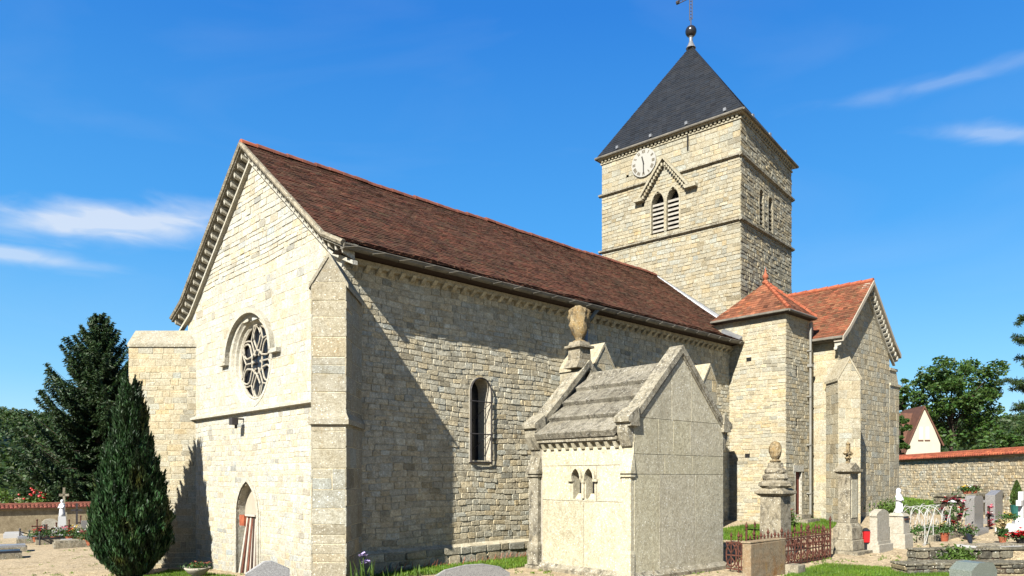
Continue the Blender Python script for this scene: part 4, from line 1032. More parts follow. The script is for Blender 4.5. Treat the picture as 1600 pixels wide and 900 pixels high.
b = MB(); b.hexa([(-.11, -.11, .08), (A1 + .11, -.11, .08), (A1 + .11, B1 + .18, .08), (-.11, B1 + .18, .08)], [(-.02, -.02, .17), (A1 + .02, -.02, .17), (A1 + .02, B1 + .05, .17), (-.02, B1 + .05, .17)]); b.build('plinth_weathering', M['chapel_trim'], chap)
for b0, b1 in ((-.03, .25), (2.66, 3.0)):           # corner pilasters
    p = MB(); p.box(-.13, .0, b0, b1, .1, .55); p.hexa([(-.13, b0, .55), (0, b0, .55), (0, b1, .55), (-.13, b1, .55)], [(-.10, b0 + .02, .62), (0, b0 + .02, .62), (0, b1 - .02, .62), (-.10, b1 - .02, .62)])
    p.box(-.10, 0, b0 + .02, b1 - .02, .62, 2.1); p.box(-.14, .0, b0 - .015, b1 + .015, 2.10, 2.14); p.box(-.16, .0, b0 - .03, b1 + .03, 2.17, 2.22); p.box(-.12, 0, b0, b1, 2.14, 2.17)
    p.hexa([(-.15, b0 - .02, 2.22), (0, b0 - .02, 2.22), (0, b1 + .02, 2.22), (-.15, b1 + .02, 2.22)], [(-.03, b0 + .01, 2.56), (0, b0 + .01, 2.56), (0, b1 - .01, 2.56), (-.03, b1 - .01, 2.56)])
    p.box(-.02, 0, b0 + .01, b1 - .01, 2.56, 2.8)
    p.build('pilaster', M['chapel'] if b0 < 1 else M['chapel_trim'], chap)
cs_ = []
for y0, y1 in ((-.06, .30), (2.64, 3.04)):          # gable parapets
    g = MB(); mY = lambda a, z, d: (a, d, z)
    for a_, z_, c_, d_ in ((-.06, 3.24, 1.6, 4.93), (3.26, 3.24, 1.6, 4.93)):
        lo = [(a_, z_ - .10), (c_, d_ - .17), (c_, d_), (a_, z_ + .07)]
        if a_ > 1: lo = lo[::-1]
        g.prism(lo, mY, 1, y0, y1)
        g.prism([(a_, z_ - .17), (c_, d_ - .24), (c_, d_ - .17), (a_, z_ - .10)] if a_ < 1 else [(a_, z_ - .10), (c_, d_ - .17), (c_, d_ - .24), (a_, z_ - .17)], mY, .95, y0 + .025, y1)
    g.build('gable_coping', M['chapel_trim'], chap)
    for sx, x in ((-1, -.02), (1, A1 + .02)):
        k = MB(); q = lambda v: x + sx * v
        pts = [(q(-.12), 3.12), (q(.17), 3.12), (q(.17), 3.18), (q(.24), 3.2), (q(.24), 3.30), (q(-.08), 3.52)]
        k.prism(pts, mY, 1, y0 - .03, y1 + .0)
        k.prism([(q(-.1), 2.72), (q(.05), 2.72), (q(.17), 3.0), (q(.17), 3.12), (q(-.1), 3.12)], mY, 1, y0 + .06 if y0 < 0 else y0 + .04, y1 - .03)
        k.build('kneeler', M['chapel_trim'], chap)
# slab roof in four overlapping courses
for sx in (1, -1):
    e0, ez, r0, rz_ = -.20, 2.98, 1.6, 4.52
    for i in range(4):
        t0, t1 = i / 4, (i + 1) / 4; L = 1
        p0 = (e0 + (r0 - e0) * t0, ez + (rz_ - ez) * t0); p1 = (e0 + (r0 - e0) * t1, ez + (rz_ - ez) * t1)
        q = MB(lambda x, y, z: ((x if sx > 0 else A1 - x), y, z))
        cuts = [.33, 1.0 + .25 * (i % 2), 1.9 - .2 * (i % 2), 2.64]
        for c0, c1 in zip(cuts, cuts[1:]):
            z_ = R.uniform(-.006, .006)
            MB(q.xf).hexa([(p0[0] - .0, c0 + .004, p0[1] - .05), (p0[0], c1 - .004, p0[1] - .05), (p1[0] + .03, c1 - .004, p1[1] - .03), (p1[0] + .03, c0 + .004, p1[1] - .03)],
                   [(p0[0] - .07, c0 + .004, p0[1] + .075 + z_), (p0[0] - .07, c1 - .004, p0[1] + .075), (p1[0], c1 - .004, p1[1] + .005), (p1[0], c0 + .004, p1[1] + .005)], R.uniform(.85, 1.1)).build('roof_slab', M['chapel_roof'], chap, bevel=.008)
b = MB(); b.prism([(1.38, 4.34), (1.6, 4.62), (1.82, 4.34)], lambda a, z, d: (a, d, z), 1, .33, 2.64); b.build('ridge_stone', M['chapel_roof'], chap)
b = MB(); b.box(-.17, .02, .3, 2.64, 2.86, 2.93); b.box(-.12, .02, .3, 2.64, 2.83, 2.862); b.build('eaves_cornice', M['chapel_trim'], chap)
for i in range(10):
    y = .36 + i * .235; MB().hexa([(-.06, y, 2.70), (0, y, 2.70), (0, y + .09, 2.70), (-.06, y + .09, 2.70)], [(-.13, y, 2.83), (0, y, 2.83), (0, y + .09, 2.83), (-.13, y + .09, 2.83)]).build('corbel', M['chapel'], chap)
p = MB(); cx0, cy0 = 1.5, 2.9
p.frustum(cx0, cy0, 4.72, 4.95, .34, .23, .20, .2); p.frustum(cx0, cy0, 4.95, 5.22, .2, .2, .19, .19); p.frustum(cx0, cy0, 5.22, 5.28, .26, .26, .26, .26); p.frustum(cx0, cy0, 5.28, 5.38, .2, .2, .17, .17)
p.build('finial_pedestal', M['tomb'], chap, bevel=.01)
def urn_mesh(cx, cy, z0, s=1.):
    prof = [(.10, 0), (.17, .02), (.17, .06), (.09, .10), (.13, .16), (.20, .26), (.23, .36), (.25, .46), (.225, .56), (.25, .66), (.235, .76), (.25, .84), (.19, .90), (.0, .88)]
    n = 28; vs = []; fs = []
    for i, (r_, z_) in enumerate(prof):
        for k in range(n):
            a = 2 * pi * k / n; fold = 1 + (.15 * sin(4 * a + 6 * z_) + .09 * sin(9 * a - 11 * z_) + .06 * sin(15 * a + 23 * z_)) * min(1, max(0, (z_ - .12) * 3)); hh = .10 * cos(a - 3.6) * max(0, z_ - .4)
            vs.append((cx + r_ * s * fold * cos(a), cy + r_ * s * fold * sin(a), z0 + (z_ + hh) * s))
    for i in range(len(prof) - 1):
        for k in range(n): fs.append((i * n + k, i * n + (k + 1) % n, (i + 1) * n + (k + 1) % n, (i + 1) * n + k))
    fs.append(tuple(range(n - 1, -1, -1))); return MB().add(vs, fs)
urn_mesh(cx0, cy0, 5.34, .94).build('draped_urn', M['urn'], chap, smooth=True)
# ------------------------------------------------------------------ planks in the portal
pp = lambda w_, z, d: cw(FN + d, w_, z)
def lean(name, label, w0, w1, z1, wd, th, mat, d0, d1, cat='plank', group='planks leaning in the portal'):
    zb = -.5; o = Vector(pp(w0, zb, d0)); t_ = Vector(pp(w1, z1, d1)); ax = Vector((-sn, cn, 0)); dr = (t_ - o); L = dr.length; b = MB()
    nv = dr.cross(ax).normalized(); h = ax * wd / 2; k = nv * th / 2
    b.hexa([o - h - k, o + h - k, o + h + k, o - h + k], [t_ - h - k, t_ + h - k, t_ + h + k, t_ - h + k], R.uniform(.9, 1.1))
    ob = b.build(name, M[mat]); tag(ob, label, cat, group)
PL = [(5.26, 4.96, 'wood_pale', 'leftmost long white plank leaning in the church portal'), (5.14, 4.89, 'wood_red', 'red brown plank just right of the leftmost white plank in the portal'),
      (5.02, 4.83, 'wood_dark', 'dark plank leaning between the red and white planks in the portal'), (4.90, 4.76, 'wood_pale', 'second white plank from the left leaning in the portal'),
      (4.78, 4.69, 'wood_red', 'red brown plank in the middle of the fan leaning in the portal'), (4.65, 4.63, 'wood_pale', 'third white plank from the left leaning in the portal'),
      (4.52, 4.57, 'wood_dark', 'dark plank next to the rightmost white plank in the portal'), (4.40, 4.50, 'wood_pale', 'rightmost white plank leaning in the portal'), (4.27, 4.42, 'wood_red', 'rightmost red brown plank against the portal jamb')]
for i, (a, c, m_, lb) in enumerate(PL): lean('plank', lb, a, c, 1.08 - .01 * (i % 3), .075 if m_ == 'wood_pale' else .085, .035, m_, .0 + .012 * (i % 3), .11 + .012 * (i % 3))
b = MB(); P0 = [pp(4.98, 1.08, .03), pp(4.40, 1.08, .03), pp(4.40, 1.08, .15), pp(4.98, 1.08, .15)]; b.hexa(P0, [(x, y, z + .05) for x, y, z in P0]); tag(b.build('cross_batten', M['wood_pale']), 'short white batten lying across the tops of the leaning planks', 'batten')
b = MB(); P0 = [pp(5.30, .82, .02), pp(5.02, .82, .02), pp(5.02, .82, .16), pp(5.30, .82, .16)]; b.hexa(P0, [(x, y, z + .28) for x, y, z in P0]); tag(b.build('wooden_box', M['clay_red']), 'orange red wooden box end behind the planks in the portal', 'box')
b = MB(); P0 = [pp(5.22, -.8, -.5), pp(4.25, -.8, -.5), pp(4.25, -.8, .3), pp(5.22, -.8, .3)]; b.hexa(P0, [(x, y, z + .3) for x, y, z in P0]); b.build('threshold', M['facade'], None, kind='structure')
# ------------------------------------------------------------------ cemetery walls with tiled copings
def cemetery_wall(name, label, pts, h, mat, stonework, tile_mat, th=.4, near=None):
    (x0, y0), (x1, y1) = pts; L = sqrt((x1 - x0) ** 2 + (y1 - y0) ** 2); ux, uy = (x1 - x0) / L, (y1 - y0) / L; nx_, ny_ = uy, -ux
    if nx_ * -x0 + ny_ * -y0 < 0: nx_, ny_ = -nx_, -ny_
    top = h
    t_ = thing(name, label, 'wall', (x0, y0, 0)); loc = lambda a, d, z: (ux * a + nx_ * d, uy * a + ny_ * d, z)
    wdl = lambda x, y, z: (x0 + x, y0 + y, z)
    if stonework:
        W = Wall(t_, 'wall_body', 'wallstone', 'facade_mortar', wdl)
        W.panel(am(nx_ * th / 2, ny_ * th / 2, ux, uy, nx_, ny_), seg((0, L)), -.2, top, (.10, .15), (.16, .38), .016, .013, .007, .27, .08, .008, tilt=.01)
        W.bk.hexa([loc(0, -th / 2, -.5), loc(L, -th / 2, -.5), loc(L, th / 2 - .02, -.5), loc(0, th / 2 - .02, -.5)], [loc(0, -th / 2, top), loc(L, -th / 2, top), loc(L, th / 2 - .02, top), loc(0, th / 2 - .02, top)]); W.finish()
    else:
        MB().hexa([loc(0, -th / 2, -2), loc(L, -th / 2, -2), loc(L, th / 2, -2), loc(0, th / 2, -2)], [loc(0, -th / 2, top), loc(L, -th / 2, top), loc(L, th / 2, top), loc(0, th / 2, top)]).build('wall_body', M[mat], t_)
    c = MB(); ow = th / 2 + .14; rz = .19
    c.hexa([loc(0, -ow + .05, top + .002), loc(L, -ow + .05, top + .002), loc(L, ow - .05, top + .002), loc(0, ow - .05, top + .002)], [loc(0, -ow, top + .05), loc(L, -ow, top + .05), loc(L, ow, top + .05), loc(0, ow, top + .05)]); c.build('coping_bed', M['tower_mortar'], t_)
    tls = []; a = 0
    while a < L - .1:
        for s_ in (1, -1):
            if s_ == -1 and int(a / .19) % 1: continue
            for j in range(2):
                f0, f1 = j / 2, (j + 1) / 2 + .06
                A = loc(a + .09, s_ * ow * (1 - f0) + s_ * .02, top + .07 + rz * f0); B = loc(a + .09, s_ * ow * (1 - f1), top + .06 + rz * f1)
                r1 = .085; q = MB(); pr = []
                for P_, rr_ in ((A, r1 + .006), (B, r1 - .01)):
                    for k in range(6):
                        an = pi * k / 5; pr.append((P_[0] + ux * rr_ * cos(an), P_[1] + uy * rr_ * cos(an), P_[2] + rr_ * .75 * sin(an)))
                tb = R.uniform(.7, 1.2); tls.append((pr, [(k, k + 1, k + 7, k + 6) for k in range(5)] + [tuple(range(6))], (tb, tb * R.uniform(.85, 1.05), tb * .95), wdl(*A), s_))
        a += .19
    dst = lambda p: (p[4] < 0, p[3][0] ** 2 + p[3][1] ** 2)
    tls.sort(key=dst); rest = MB()
    for i, p in enumerate(tls):
        vis = -.1 < (p[3][0] / max(1, p[3][1])) / 7 + .0 < .1 and abs(p[3][0] / p[3][1]) < .72
        if i < 500 and near and near > 0 and p[4] > 0 and vis: MB().add(p[0], p[1], p[2]).build('coping_tile', M[tile_mat], t_); near -= 1
        else: rest.add(p[0], p[1], p[2])
    rest.build('coping_tiles', M[tile_mat], t_, kind='stuff')
    q = MB(); q.tube([loc(0, 0, top + .07 + rz), loc(L, 0, top + .07 + rz)], .1, 8); q.build('ridge_tiles', M[tile_mat], t_)
cemetery_wall('rubble_cemetery_wall', 'rubble stone cemetery wall with red tile coping behind the graves right of the church', [(19.2, 22.0), (21.7, 48.0)], 2.92, 'wallstone', True, 'clay_red', near=150)
cemetery_wall('rendered_cemetery_wall', 'ochre rendered cemetery wall with red tile coping left of the dark cypress', [(-33.0, 32.6), (-14.0, 49.8)], .36, 'render', False, 'clay_dark', near=0)
flush_pieces(200)
# ------------------------------------------------------------------ vegetation
def cylinder_trunk(pts, r, root, name='trunk'): return MB().tube(pts, r, 9).build(name, M['bark'], root)
def leaf_cloud(centers, radii, per, size, flat=.6, sizev=.35):
    """leaves gathered round clump centres -> arrays"""
    cs = []; 
    for c, rr in zip(centers, radii):
        n = int(per * (rr / np.mean(radii)) ** 2); d = rand_dirs(n) * (rr * NP.uniform(.35, 1.0, (n, 1)) ** .6) * np.array([1, 1, .8]); cs.append(np.array(c) + d)
    c = np.concatenate(cs); n = len(c); ax = rand_dirs(n); ax[:, 2] *= flat; ax = unit(ax); wd = unit(np.cross(ax, rand_dirs(n)))
    ln = size * NP.uniform(1 - sizev, 1 + sizev, n); v, q = quads_from(c, ax, wd, ln, ln * .55)
    t_ = NP.uniform(.55, 1.35, n); T = np.stack([t_ * NP.uniform(.8, 1.3, n), t_, t_ * NP.uniform(.7, 1., n)], 1); return v, q, T
def broadleaf(name, label, cat, loc, H, crown, mat='leaf', clumps=60, per=180, size=.14, trunk_r=.2, group=None, clump_r=.18, base=.35, seed=1, low=False):
    """crown: (rx, ry, rz)"""
    global NP; NP = np.random.RandomState(seed); rr = random.Random(seed)
    t_ = thing(name, label, cat, loc, 0, group)
    rx, ry, rz = crown; cz = H - rz
    if not low:
        tr = [(0, 0, -.3), (rr.uniform(-.1, .1), 0, H * .2), (rr.uniform(-.2, .2), rr.uniform(-.2, .2), H * .45), (0, 0, H * .8)]
        MB().tube(tr, [trunk_r * 1.3, trunk_r, trunk_r * .7, trunk_r * .2], 9).build('trunk', M['bark'], t_)
    cs = []; rs = []; lim = MB()
    for i in range(clumps):
        while True:
            d = np.array([rr.uniform(-1, 1) for _ in range(3)]); l = np.linalg.norm(d)
            if .35 < l < 1: break
        lump = 1 + .18 * sin(5 * atan2(d[1], d[0]) + seed) + .12 * sin(7 * d[2] * 2 + seed)
        p = d * np.array([rx, ry, rz]) * lump * .88 + np.array([0, 0, cz]); cs.append(p); rs.append(min(rx, rz) * clump_r * rr.uniform(.7, 1.4))
        if i % 2 == 0 and not low:
            s0 = H * rr.uniform(.3, .6); lim.tube([(0, 0, s0), tuple(p * .5 + np.array([0, 0, s0 * .5 + .05 * H])), tuple(p)], [trunk_r * .32, trunk_r * .2, trunk_r * .06], 5)
    if lim.f: lim.build('limbs', M['bark'], t_)
    v, q, T = leaf_cloud(cs, rs, per, size); np_mesh('crown', v, q, T, M[mat], t_)
    return t_
def conifer(name, label, loc, H, R0, seed=3, mat='needle', base=.06, drop=.18, gap=.34, dens=1., lean=0, zlow=0., arms=None, needles=(.085, .016), cat='tree'):
    rs = np.random.RandomState(seed); rr = random.Random(seed); t_ = thing(name, label, cat, loc)
    MB().tube([(0, 0, -.4), (0, 0, H * .5), (0, 0, H * .98)], [R0 * .07 + .05, R0 * .045 + .02, .02], 9).build('trunk', M['bark'], t_)
    br = MB(); C_ = []; AX = []; LN = []
    z = H * base
    while z < H * .99:
        f = 1 - z / H; L0 = R0 * (f ** .82) + .12; nb = 6 if f > .12 else 4; ph = rr.uniform(0, 6)
        for k in range(nb):
            a = ph + 2 * pi * k / nb + rr.uniform(-.3, .3); L = L0 * rr.uniform(.72, 1.12); up = .55 * (1 - f) + .05
            pts = []
            for i in range(9):
                s_ = i / 8; h = z + L * (up * s_ - drop * 2.2 * s_ * (1 - s_) * 1.4 + .22 * s_ ** 3); pts.append((cos(a) * L * s_, sin(a) * L * s_, h))
            br.tube([pts[0], pts[4], pts[8]], [.035 * f + .012, .02 * f + .008, .004], 4, cap=False)
            nt = int(L / .10) + 3
            for j in range(nt):
                s_ = (j + .5) / nt; i0 = min(7, int(s_ * 8)); p = np.array(pts[i0]) * (1 - (s_ * 8 - i0)) + np.array(pts[i0 + 1]) * (s_ * 8 - i0)
                for sd in (-1, 1, 0):
                    tl_ = (L * .30 * (1 - s_ * .75) + .10) * rr.uniform(.6, 1.15) * (1 if sd else .6)
                    d = np.array([cos(a + sd * rr.uniform(.7, 1.1)), sin(a + sd * rr.uniform(.7, 1.1)), (-.35 if sd else -.9) + rr.uniform(-.2, .15)]); d /= np.linalg.norm(d)
                    m_ = int(tl_ / .04 * dens) + 2; tt = rs.uniform(0, 1, m_)[:, None]
                    C_.append(p + d * tl_ * tt + rs.normal(size=(m_, 3)) * .02); AX.append(np.repeat(d[None], m_, 0) + rs.normal(size=(m_, 3)) * .55)
        z += gap * (.35 + .65 * f) * rr.uniform(.85, 1.15)
    br.build('branches', M['bark'], t_)
    c = np.concatenate(C_); ax = unit(np.concatenate(AX)); n = len(c); wd = unit(np.cross(ax, rand_dirs(n)))
    v, q = quads_from(c, ax, wd, needles[0] * rs.uniform(.7, 1.3, n), needles[1]); ti = rs.uniform(.55, 1.5, n); np_mesh('crown', v, q, np.stack([ti * rs.uniform(.8, 1.5, n), ti, ti * .9], 1), M[mat], t_)
    return t_, n
sp, nspr = conifer('spruce_tree', 'tall dark spruce tree with drooping boughs behind the cypress', (-28.0, 50, gz(-28, 50)), 14.1, 5.9, needles=(.15, .034), dens=.95, gap=.72, drop=.16)
# cypress: upright sprays over a pear-shaped body
def cypress(name, label, loc, prof, n, spray=(.085, .02), seed=4, mat='yew', cat='tree', core=.82, lumps=.10, plumes=0):
    rs = np.random.RandomState(seed); t_ = thing(name, label, cat, loc); zs = np.array([p[1] for p in prof]); rsd = np.array([p[0] for p in prof])
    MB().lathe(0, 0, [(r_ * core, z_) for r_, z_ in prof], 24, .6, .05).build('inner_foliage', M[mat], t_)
    H = zs[-1]; zz = rs.uniform(0, 1, n * 3) * H; rad = np.interp(zz, zs, rsd); keep = rs.uniform(0, rsd.max(), n * 3) < rad + .05; zz = zz[keep][:n]; rad = rad[keep][:n]; m_ = len(zz)
    a = rs.uniform(0, 2 * pi, m_); lump = 1 + lumps * np.sin(a * 7 + 3 * np.sin(zz * 2.2)) * np.sin(zz * 4.1 + a * 3) + lumps * .6 * np.sin(a * 17 + zz * 9) + lumps * .5 * rs.normal(size=m_)
    rr_ = rad * lump * rs.uniform(.86, 1.03, m_)
    c = np.stack([rr_ * np.cos(a), rr_ * np.sin(a), zz], 1)
    if plumes:
        pz = rs.uniform(.02, .97, plumes) * H; pa = rs.uniform(0, 2 * pi, plumes); pr3 = np.interp(pz, zs, rsd) * rs.uniform(.85, 1.0, plumes); k_ = 90; tt = rs.uniform(0, 1, (plumes, k_)); ln3 = rs.uniform(.25, .6, plumes)[:, None]; wd3 = .085 * (1 - tt) * rs.uniform(.7, 1.3, (plumes, 1)); th = rs.uniform(0, 2 * pi, (plumes, k_)); out = rs.uniform(.08, .3, plumes)[:, None]
        q3 = pr3[:, None] + tt * ln3 * out + wd3 * np.cos(th); px = q3 * np.cos(pa)[:, None] - wd3 * np.sin(th) * np.sin(pa)[:, None]; py = q3 * np.sin(pa)[:, None] + wd3 * np.sin(th) * np.cos(pa)[:, None]; pzz = pz[:, None] + tt * ln3
        c = np.concatenate([c, np.stack([px.ravel(), py.ravel(), pzz.ravel()], 1)]); a = np.concatenate([a, np.repeat(pa, k_)]); lump = np.concatenate([lump, 1 + lumps * np.repeat(rs.uniform(-.8, 1.2, plumes), k_)]); m_ = len(c)
    ax = unit(np.stack([np.cos(a) * .35, np.sin(a) * .35, np.ones(m_)], 1) + rs.normal(size=(m_, 3)) * .28); wd = unit(np.cross(ax, rs.normal(size=(m_, 3))))
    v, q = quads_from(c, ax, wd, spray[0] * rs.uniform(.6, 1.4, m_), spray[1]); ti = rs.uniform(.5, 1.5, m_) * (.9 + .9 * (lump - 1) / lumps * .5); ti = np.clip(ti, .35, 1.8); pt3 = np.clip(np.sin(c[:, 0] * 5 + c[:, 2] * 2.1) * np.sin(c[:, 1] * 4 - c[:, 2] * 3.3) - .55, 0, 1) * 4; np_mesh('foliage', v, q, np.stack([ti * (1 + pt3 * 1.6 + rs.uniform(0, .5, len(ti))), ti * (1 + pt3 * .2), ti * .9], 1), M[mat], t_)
    MB().tube([(0, 0, -.3), (0, 0, H * .5)], [.11, .05], 8).build('trunk', M['bark'], t_)
    return t_
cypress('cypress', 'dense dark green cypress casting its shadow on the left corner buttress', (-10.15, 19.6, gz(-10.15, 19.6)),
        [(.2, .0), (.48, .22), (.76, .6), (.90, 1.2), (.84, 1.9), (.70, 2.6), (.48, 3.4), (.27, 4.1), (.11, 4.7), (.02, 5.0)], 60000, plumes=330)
bush = [(-30.5, 52, 4.2, (3.2, 2.5, 2.3), 'leaf_mid', 'mid green bush at the far left behind the tiled wall'), (-27.0, 55, 5.2, (3.4, 2.5, 3.0), 'leaf_far', 'dark rounded tree behind the left wall beside the roses'),
        (-24.2, 57, 6.0, (3.2, 2.6, 3.4), 'leaf_far', 'taller dark leafy tree behind the wall under the spruce'), (-22.6, 50, 4.3, (2.6, 2.2, 2.4), 'leaf_mid', 'green shrub behind the wall close to the cypress'),
        (-36, 60, 5.6, (4, 3, 3.2), 'leaf_far', 'dark tree at the left edge beyond the wall')]
for i, (x, y, H, cr_, mt, lb) in enumerate(bush): broadleaf('background_shrub', lb, 'shrub', (x, y, gz(x, y) - .3), H, cr_, mt, 55, 130, .15, .12, 'trees and shrubs behind the left cemetery wall', .3, seed=20 + i, low=True)
rb = thing('rose_bush', 'bush with scattered red blooms above the left cemetery wall', 'bush', (-31.5, 48, gz(-31.5, 48)))
NP = np.random.RandomState(9); cs = [np.array([R.uniform(-3, 4.2), R.uniform(-1, 1), R.uniform(.4, 2.0)]) for _ in range(45)]; v, q, T = leaf_cloud(cs, [.5] * 45, 120, .09); np_mesh('foliage', v, q, T, M['leaf'], rb)
b = MB()
for i in range(60):
    x = R.choice((-2.4, -1.9, .6, 1.3, 2.9)) + R.gauss(0, .3); z = 1.85 + R.gauss(0, .14) + (.0 if x < 1 else .05); y = -1.05 + R.uniform(-.25, .3); b.lathe(x, y, [(.02, z - .06), (.09, z), (.06, z + .06)], 6, R.uniform(.8, 1.2), .2)
b.build('roses', M['red'], rb, kind='stuff')
for x, y, H, cr_, mt, lb, sd, cl__, sz in ((76.5, 128, 23.0, (8.8, 7.5, 8.6), 'leaf_mid', 'large open crowned leafy tree rising behind the gabled house', 31, 105, .30), (32.6, 64, 12.0, (1.9, 1.9, 4.6), 'leaf_mid', 'leafy tree half hidden behind the transept at its right edge', 32, 50, .17),
                          (60.5, 88, 6.8, (3.6, 3.2, 3.2), 'leaf_mid', 'low bushy tree behind the wall right of the large tree', 33, 45, .18), (50, 76, 5.0, (4.2, 2.8, 2.2), 'leaf_mid', 'rounded shrub just above the rubble wall coping under the large tree', 34, 45, .16), (30.4, 58, 7.0, (1.0, 1.0, 2.8), 'leaf_mid', 'narrow green shrub between the transept and the house', 35, 30, .13)):
    broadleaf('leafy_tree', lb, 'tree', (x, y, 1.0), H, cr_, mt, cl__, 140, sz, .32, 'leafy trees behind the right cemetery wall', .17, seed=sd)
# pine at the right edge: boughs reach into view
pt = thing('pine_tree', 'dark pine whose long boughs reach in at the right edge', 'tree', (34.6, 45, 1.0)); MB().tube([(0, 0, -.4), (0, 0, 6), (.2, 0, 13.5)], [.32, .24, .05], 10).build('trunk', M['bark'], pt)
pr_ = random.Random(12); nr = np.random.RandomState(12); br = MB(); cs = []
for (zb, L, up, n0) in ((9.4, 4.0, .10, -1), (8.2, 3.4, .05, -1), (6.6, 4.2, .06, -1), (5.6, 3.6, -.02, -1), (4.7, 3.2, -.1, -1), (7.4, 3.4, .1, 1), (5.2, 3.5, 0, 1), (10.6, 3.0, .2, -1), (11.8, 2.2, .3, -1), (9.9, 3.1, .1, 1), (12.3, 1.8, .3, 1)):
    for sd in range(3):
        a = (pi if n0 < 0 else 0) + (sd - 1) * .75 + pr_.uniform(-.15, .15); Lb = L * (1 if sd == 1 else .8); P0 = np.array([0, 0, zb + pr_.uniform(-.3, .3)]); E_ = P0 + np.array([cos(a) * Lb, sin(a) * Lb, up * Lb]); mid = (P0 + E_) / 2 + np.array([0, 0, -.15])
        br.tube([tuple(P0), tuple(mid), tuple(E_)], [.09, .05, .015], 5)
        for j in range(16):
            s_ = .25 + .75 * (j + .5) / 16; c = P0 + (E_ - P0) * s_ + np.array([0, 0, -.15 * 4 * s_ * (1 - s_)]); cs.append(c + nr.normal(size=3) * np.array([.16, .35, .12]))
br.build('boughs', M['bark'], pt)
C_ = []; AX = []
for c in cs:
    n = 150; d = unit(nr.normal(size=(n, 3)) * np.array([1, 1, .6])); C_.append(c + d * nr.uniform(.05, .30, (n, 1))); AX.append(d)
c = np.concatenate(C_); ax = unit(np.concatenate(AX) + nr.normal(size=(len(c), 3)) * .3); wd = unit(np.cross(ax, nr.normal(size=(len(c), 3)))); v, q = quads_from(c, ax, wd, .10, .022); ti = nr.uniform(.6, 1.5, len(c))
np_mesh('crown', v, q, np.stack([ti, ti, ti * .8], 1), M['leaf_far'], pt)
# ------------------------------------------------------------------ far wooded hills
def hill_h(az_):
    d = math.degrees(az_); return interp(d, [(-180, 14), (-60, 24), (-38, 25), (-34, 24.5), (-31.5, 23), (-29, 19), (-24, 12), (0, 8), (24, 10), (28, 18), (31, 22), (35, 23), (45, 26), (90, 18), (180, 14)])
hm = MB(); na = 180
for i in range(na):
    a = -pi + 2 * pi * i / na
    for r_, f in ((150, 0), (200, .35), (250, .75), (300, .97), (380, 1.0), (600, .9)):
        hm.v.append((sin(a) * r_, cos(a) * r_, -1.5 + hill_h(a) * f * (1 + .03 * sin(a * 40 + r_))))
for i in range(na):
    for j in range(5): k = (i + 1) % na; hm.f.append((i * 6 + j, k * 6 + j, k * 6 + j + 1, i * 6 + j + 1))
hm.c = [(.6, .6, .6)] * len(hm.f); hm.build('hills', M['leaf_far'], kind='structure', smooth=True)
hr = np.random.RandomState(44); cs = []; rs_ = []
for _ in range(1500):
    a = radians(hr.uniform(-42, -25)) if hr.rand() < .5 else radians(hr.uniform(26, 42)); r_ = hr.uniform(160, 310); f = np.interp(r_, [150, 200, 250, 300, 380], [0, .35, .75, .97, 1.0])
    cs.append((sin(a) * r_, cos(a) * r_, -1.5 + hill_h(a) * f + 1.0)); rs_.append(hr.uniform(1.8, 3.4))
NP = np.random.RandomState(45); v, q, T = leaf_cloud(cs, rs_, 75, .5)
far = np_mesh('far_woodland', v, q, T, M['leaf_far'], kind='stuff')
# ------------------------------------------------------------------ house behind the right wall
hs0 = thing('gabled_house', 'cream gabled house with steep brown roof and two narrow windows beyond the wall', 'house', (63.1, 118, 1.0), radians(-8))
b = MB(); gw = [(-.2, 0), (5.2, 0), (5.2, 6.3), (3.1, 11.8), (2.5, 11.8), (-.2, 4.4)]
b.prism(gw, lambda a, z, d: (a, d, z), 1, 0, 9); b.build('wall', M['house'], hs0)
b = MB(); b.hexa([(-.5, -.3, 4.0), (2.75, -.3, 12.1), (2.75, 9, 12.1), (-.5, 9, 4.0)], [(-.7, -.3, 4.2), (2.75, -.3, 12.5), (2.75, 9, 12.5), (-.7, 9, 4.2)])
b.hexa([(2.75, -.3, 12.1), (5.5, -.3, 6.0), (5.5, 9, 6.0), (2.75, 9, 12.1)], [(2.75, -.3, 12.5), (5.7, -.3, 6.1), (5.7, 9, 6.1), (2.75, 9, 12.5)]); b.build('roof', M['houseroof'], hs0)
b = MB(); b.hexa([(-7.5, .3, 4.6), (.2, .3, 4.6), (.2, 9, 4.6), (-7.5, 9, 4.6)], [(-6.5, 3.5, 11.6), (2.4, 3.5, 11.6), (2.4, 6, 11.6), (-6.5, 6, 11.6)]); b.build('roof', M['houseroof'], hs0)
b = MB(); b.box(-7, .1, .8, 8.8, 0, 4.6); b.build('wall', M['house'], hs0)
for x in (2.0, 3.0):
    o = MB().box(x - .12, x + .62, -.06, 0, 7.0, 9.2).build('window', M['house'], hs0); MB().box(x, x + .5, -.075, -.06, 7.12, 9.08).build('pane', M['marble'], o); MB().box(x - .14, x + .64, -.14, 0, 6.85, 7.0).build('sill', M['houseroof'], o)
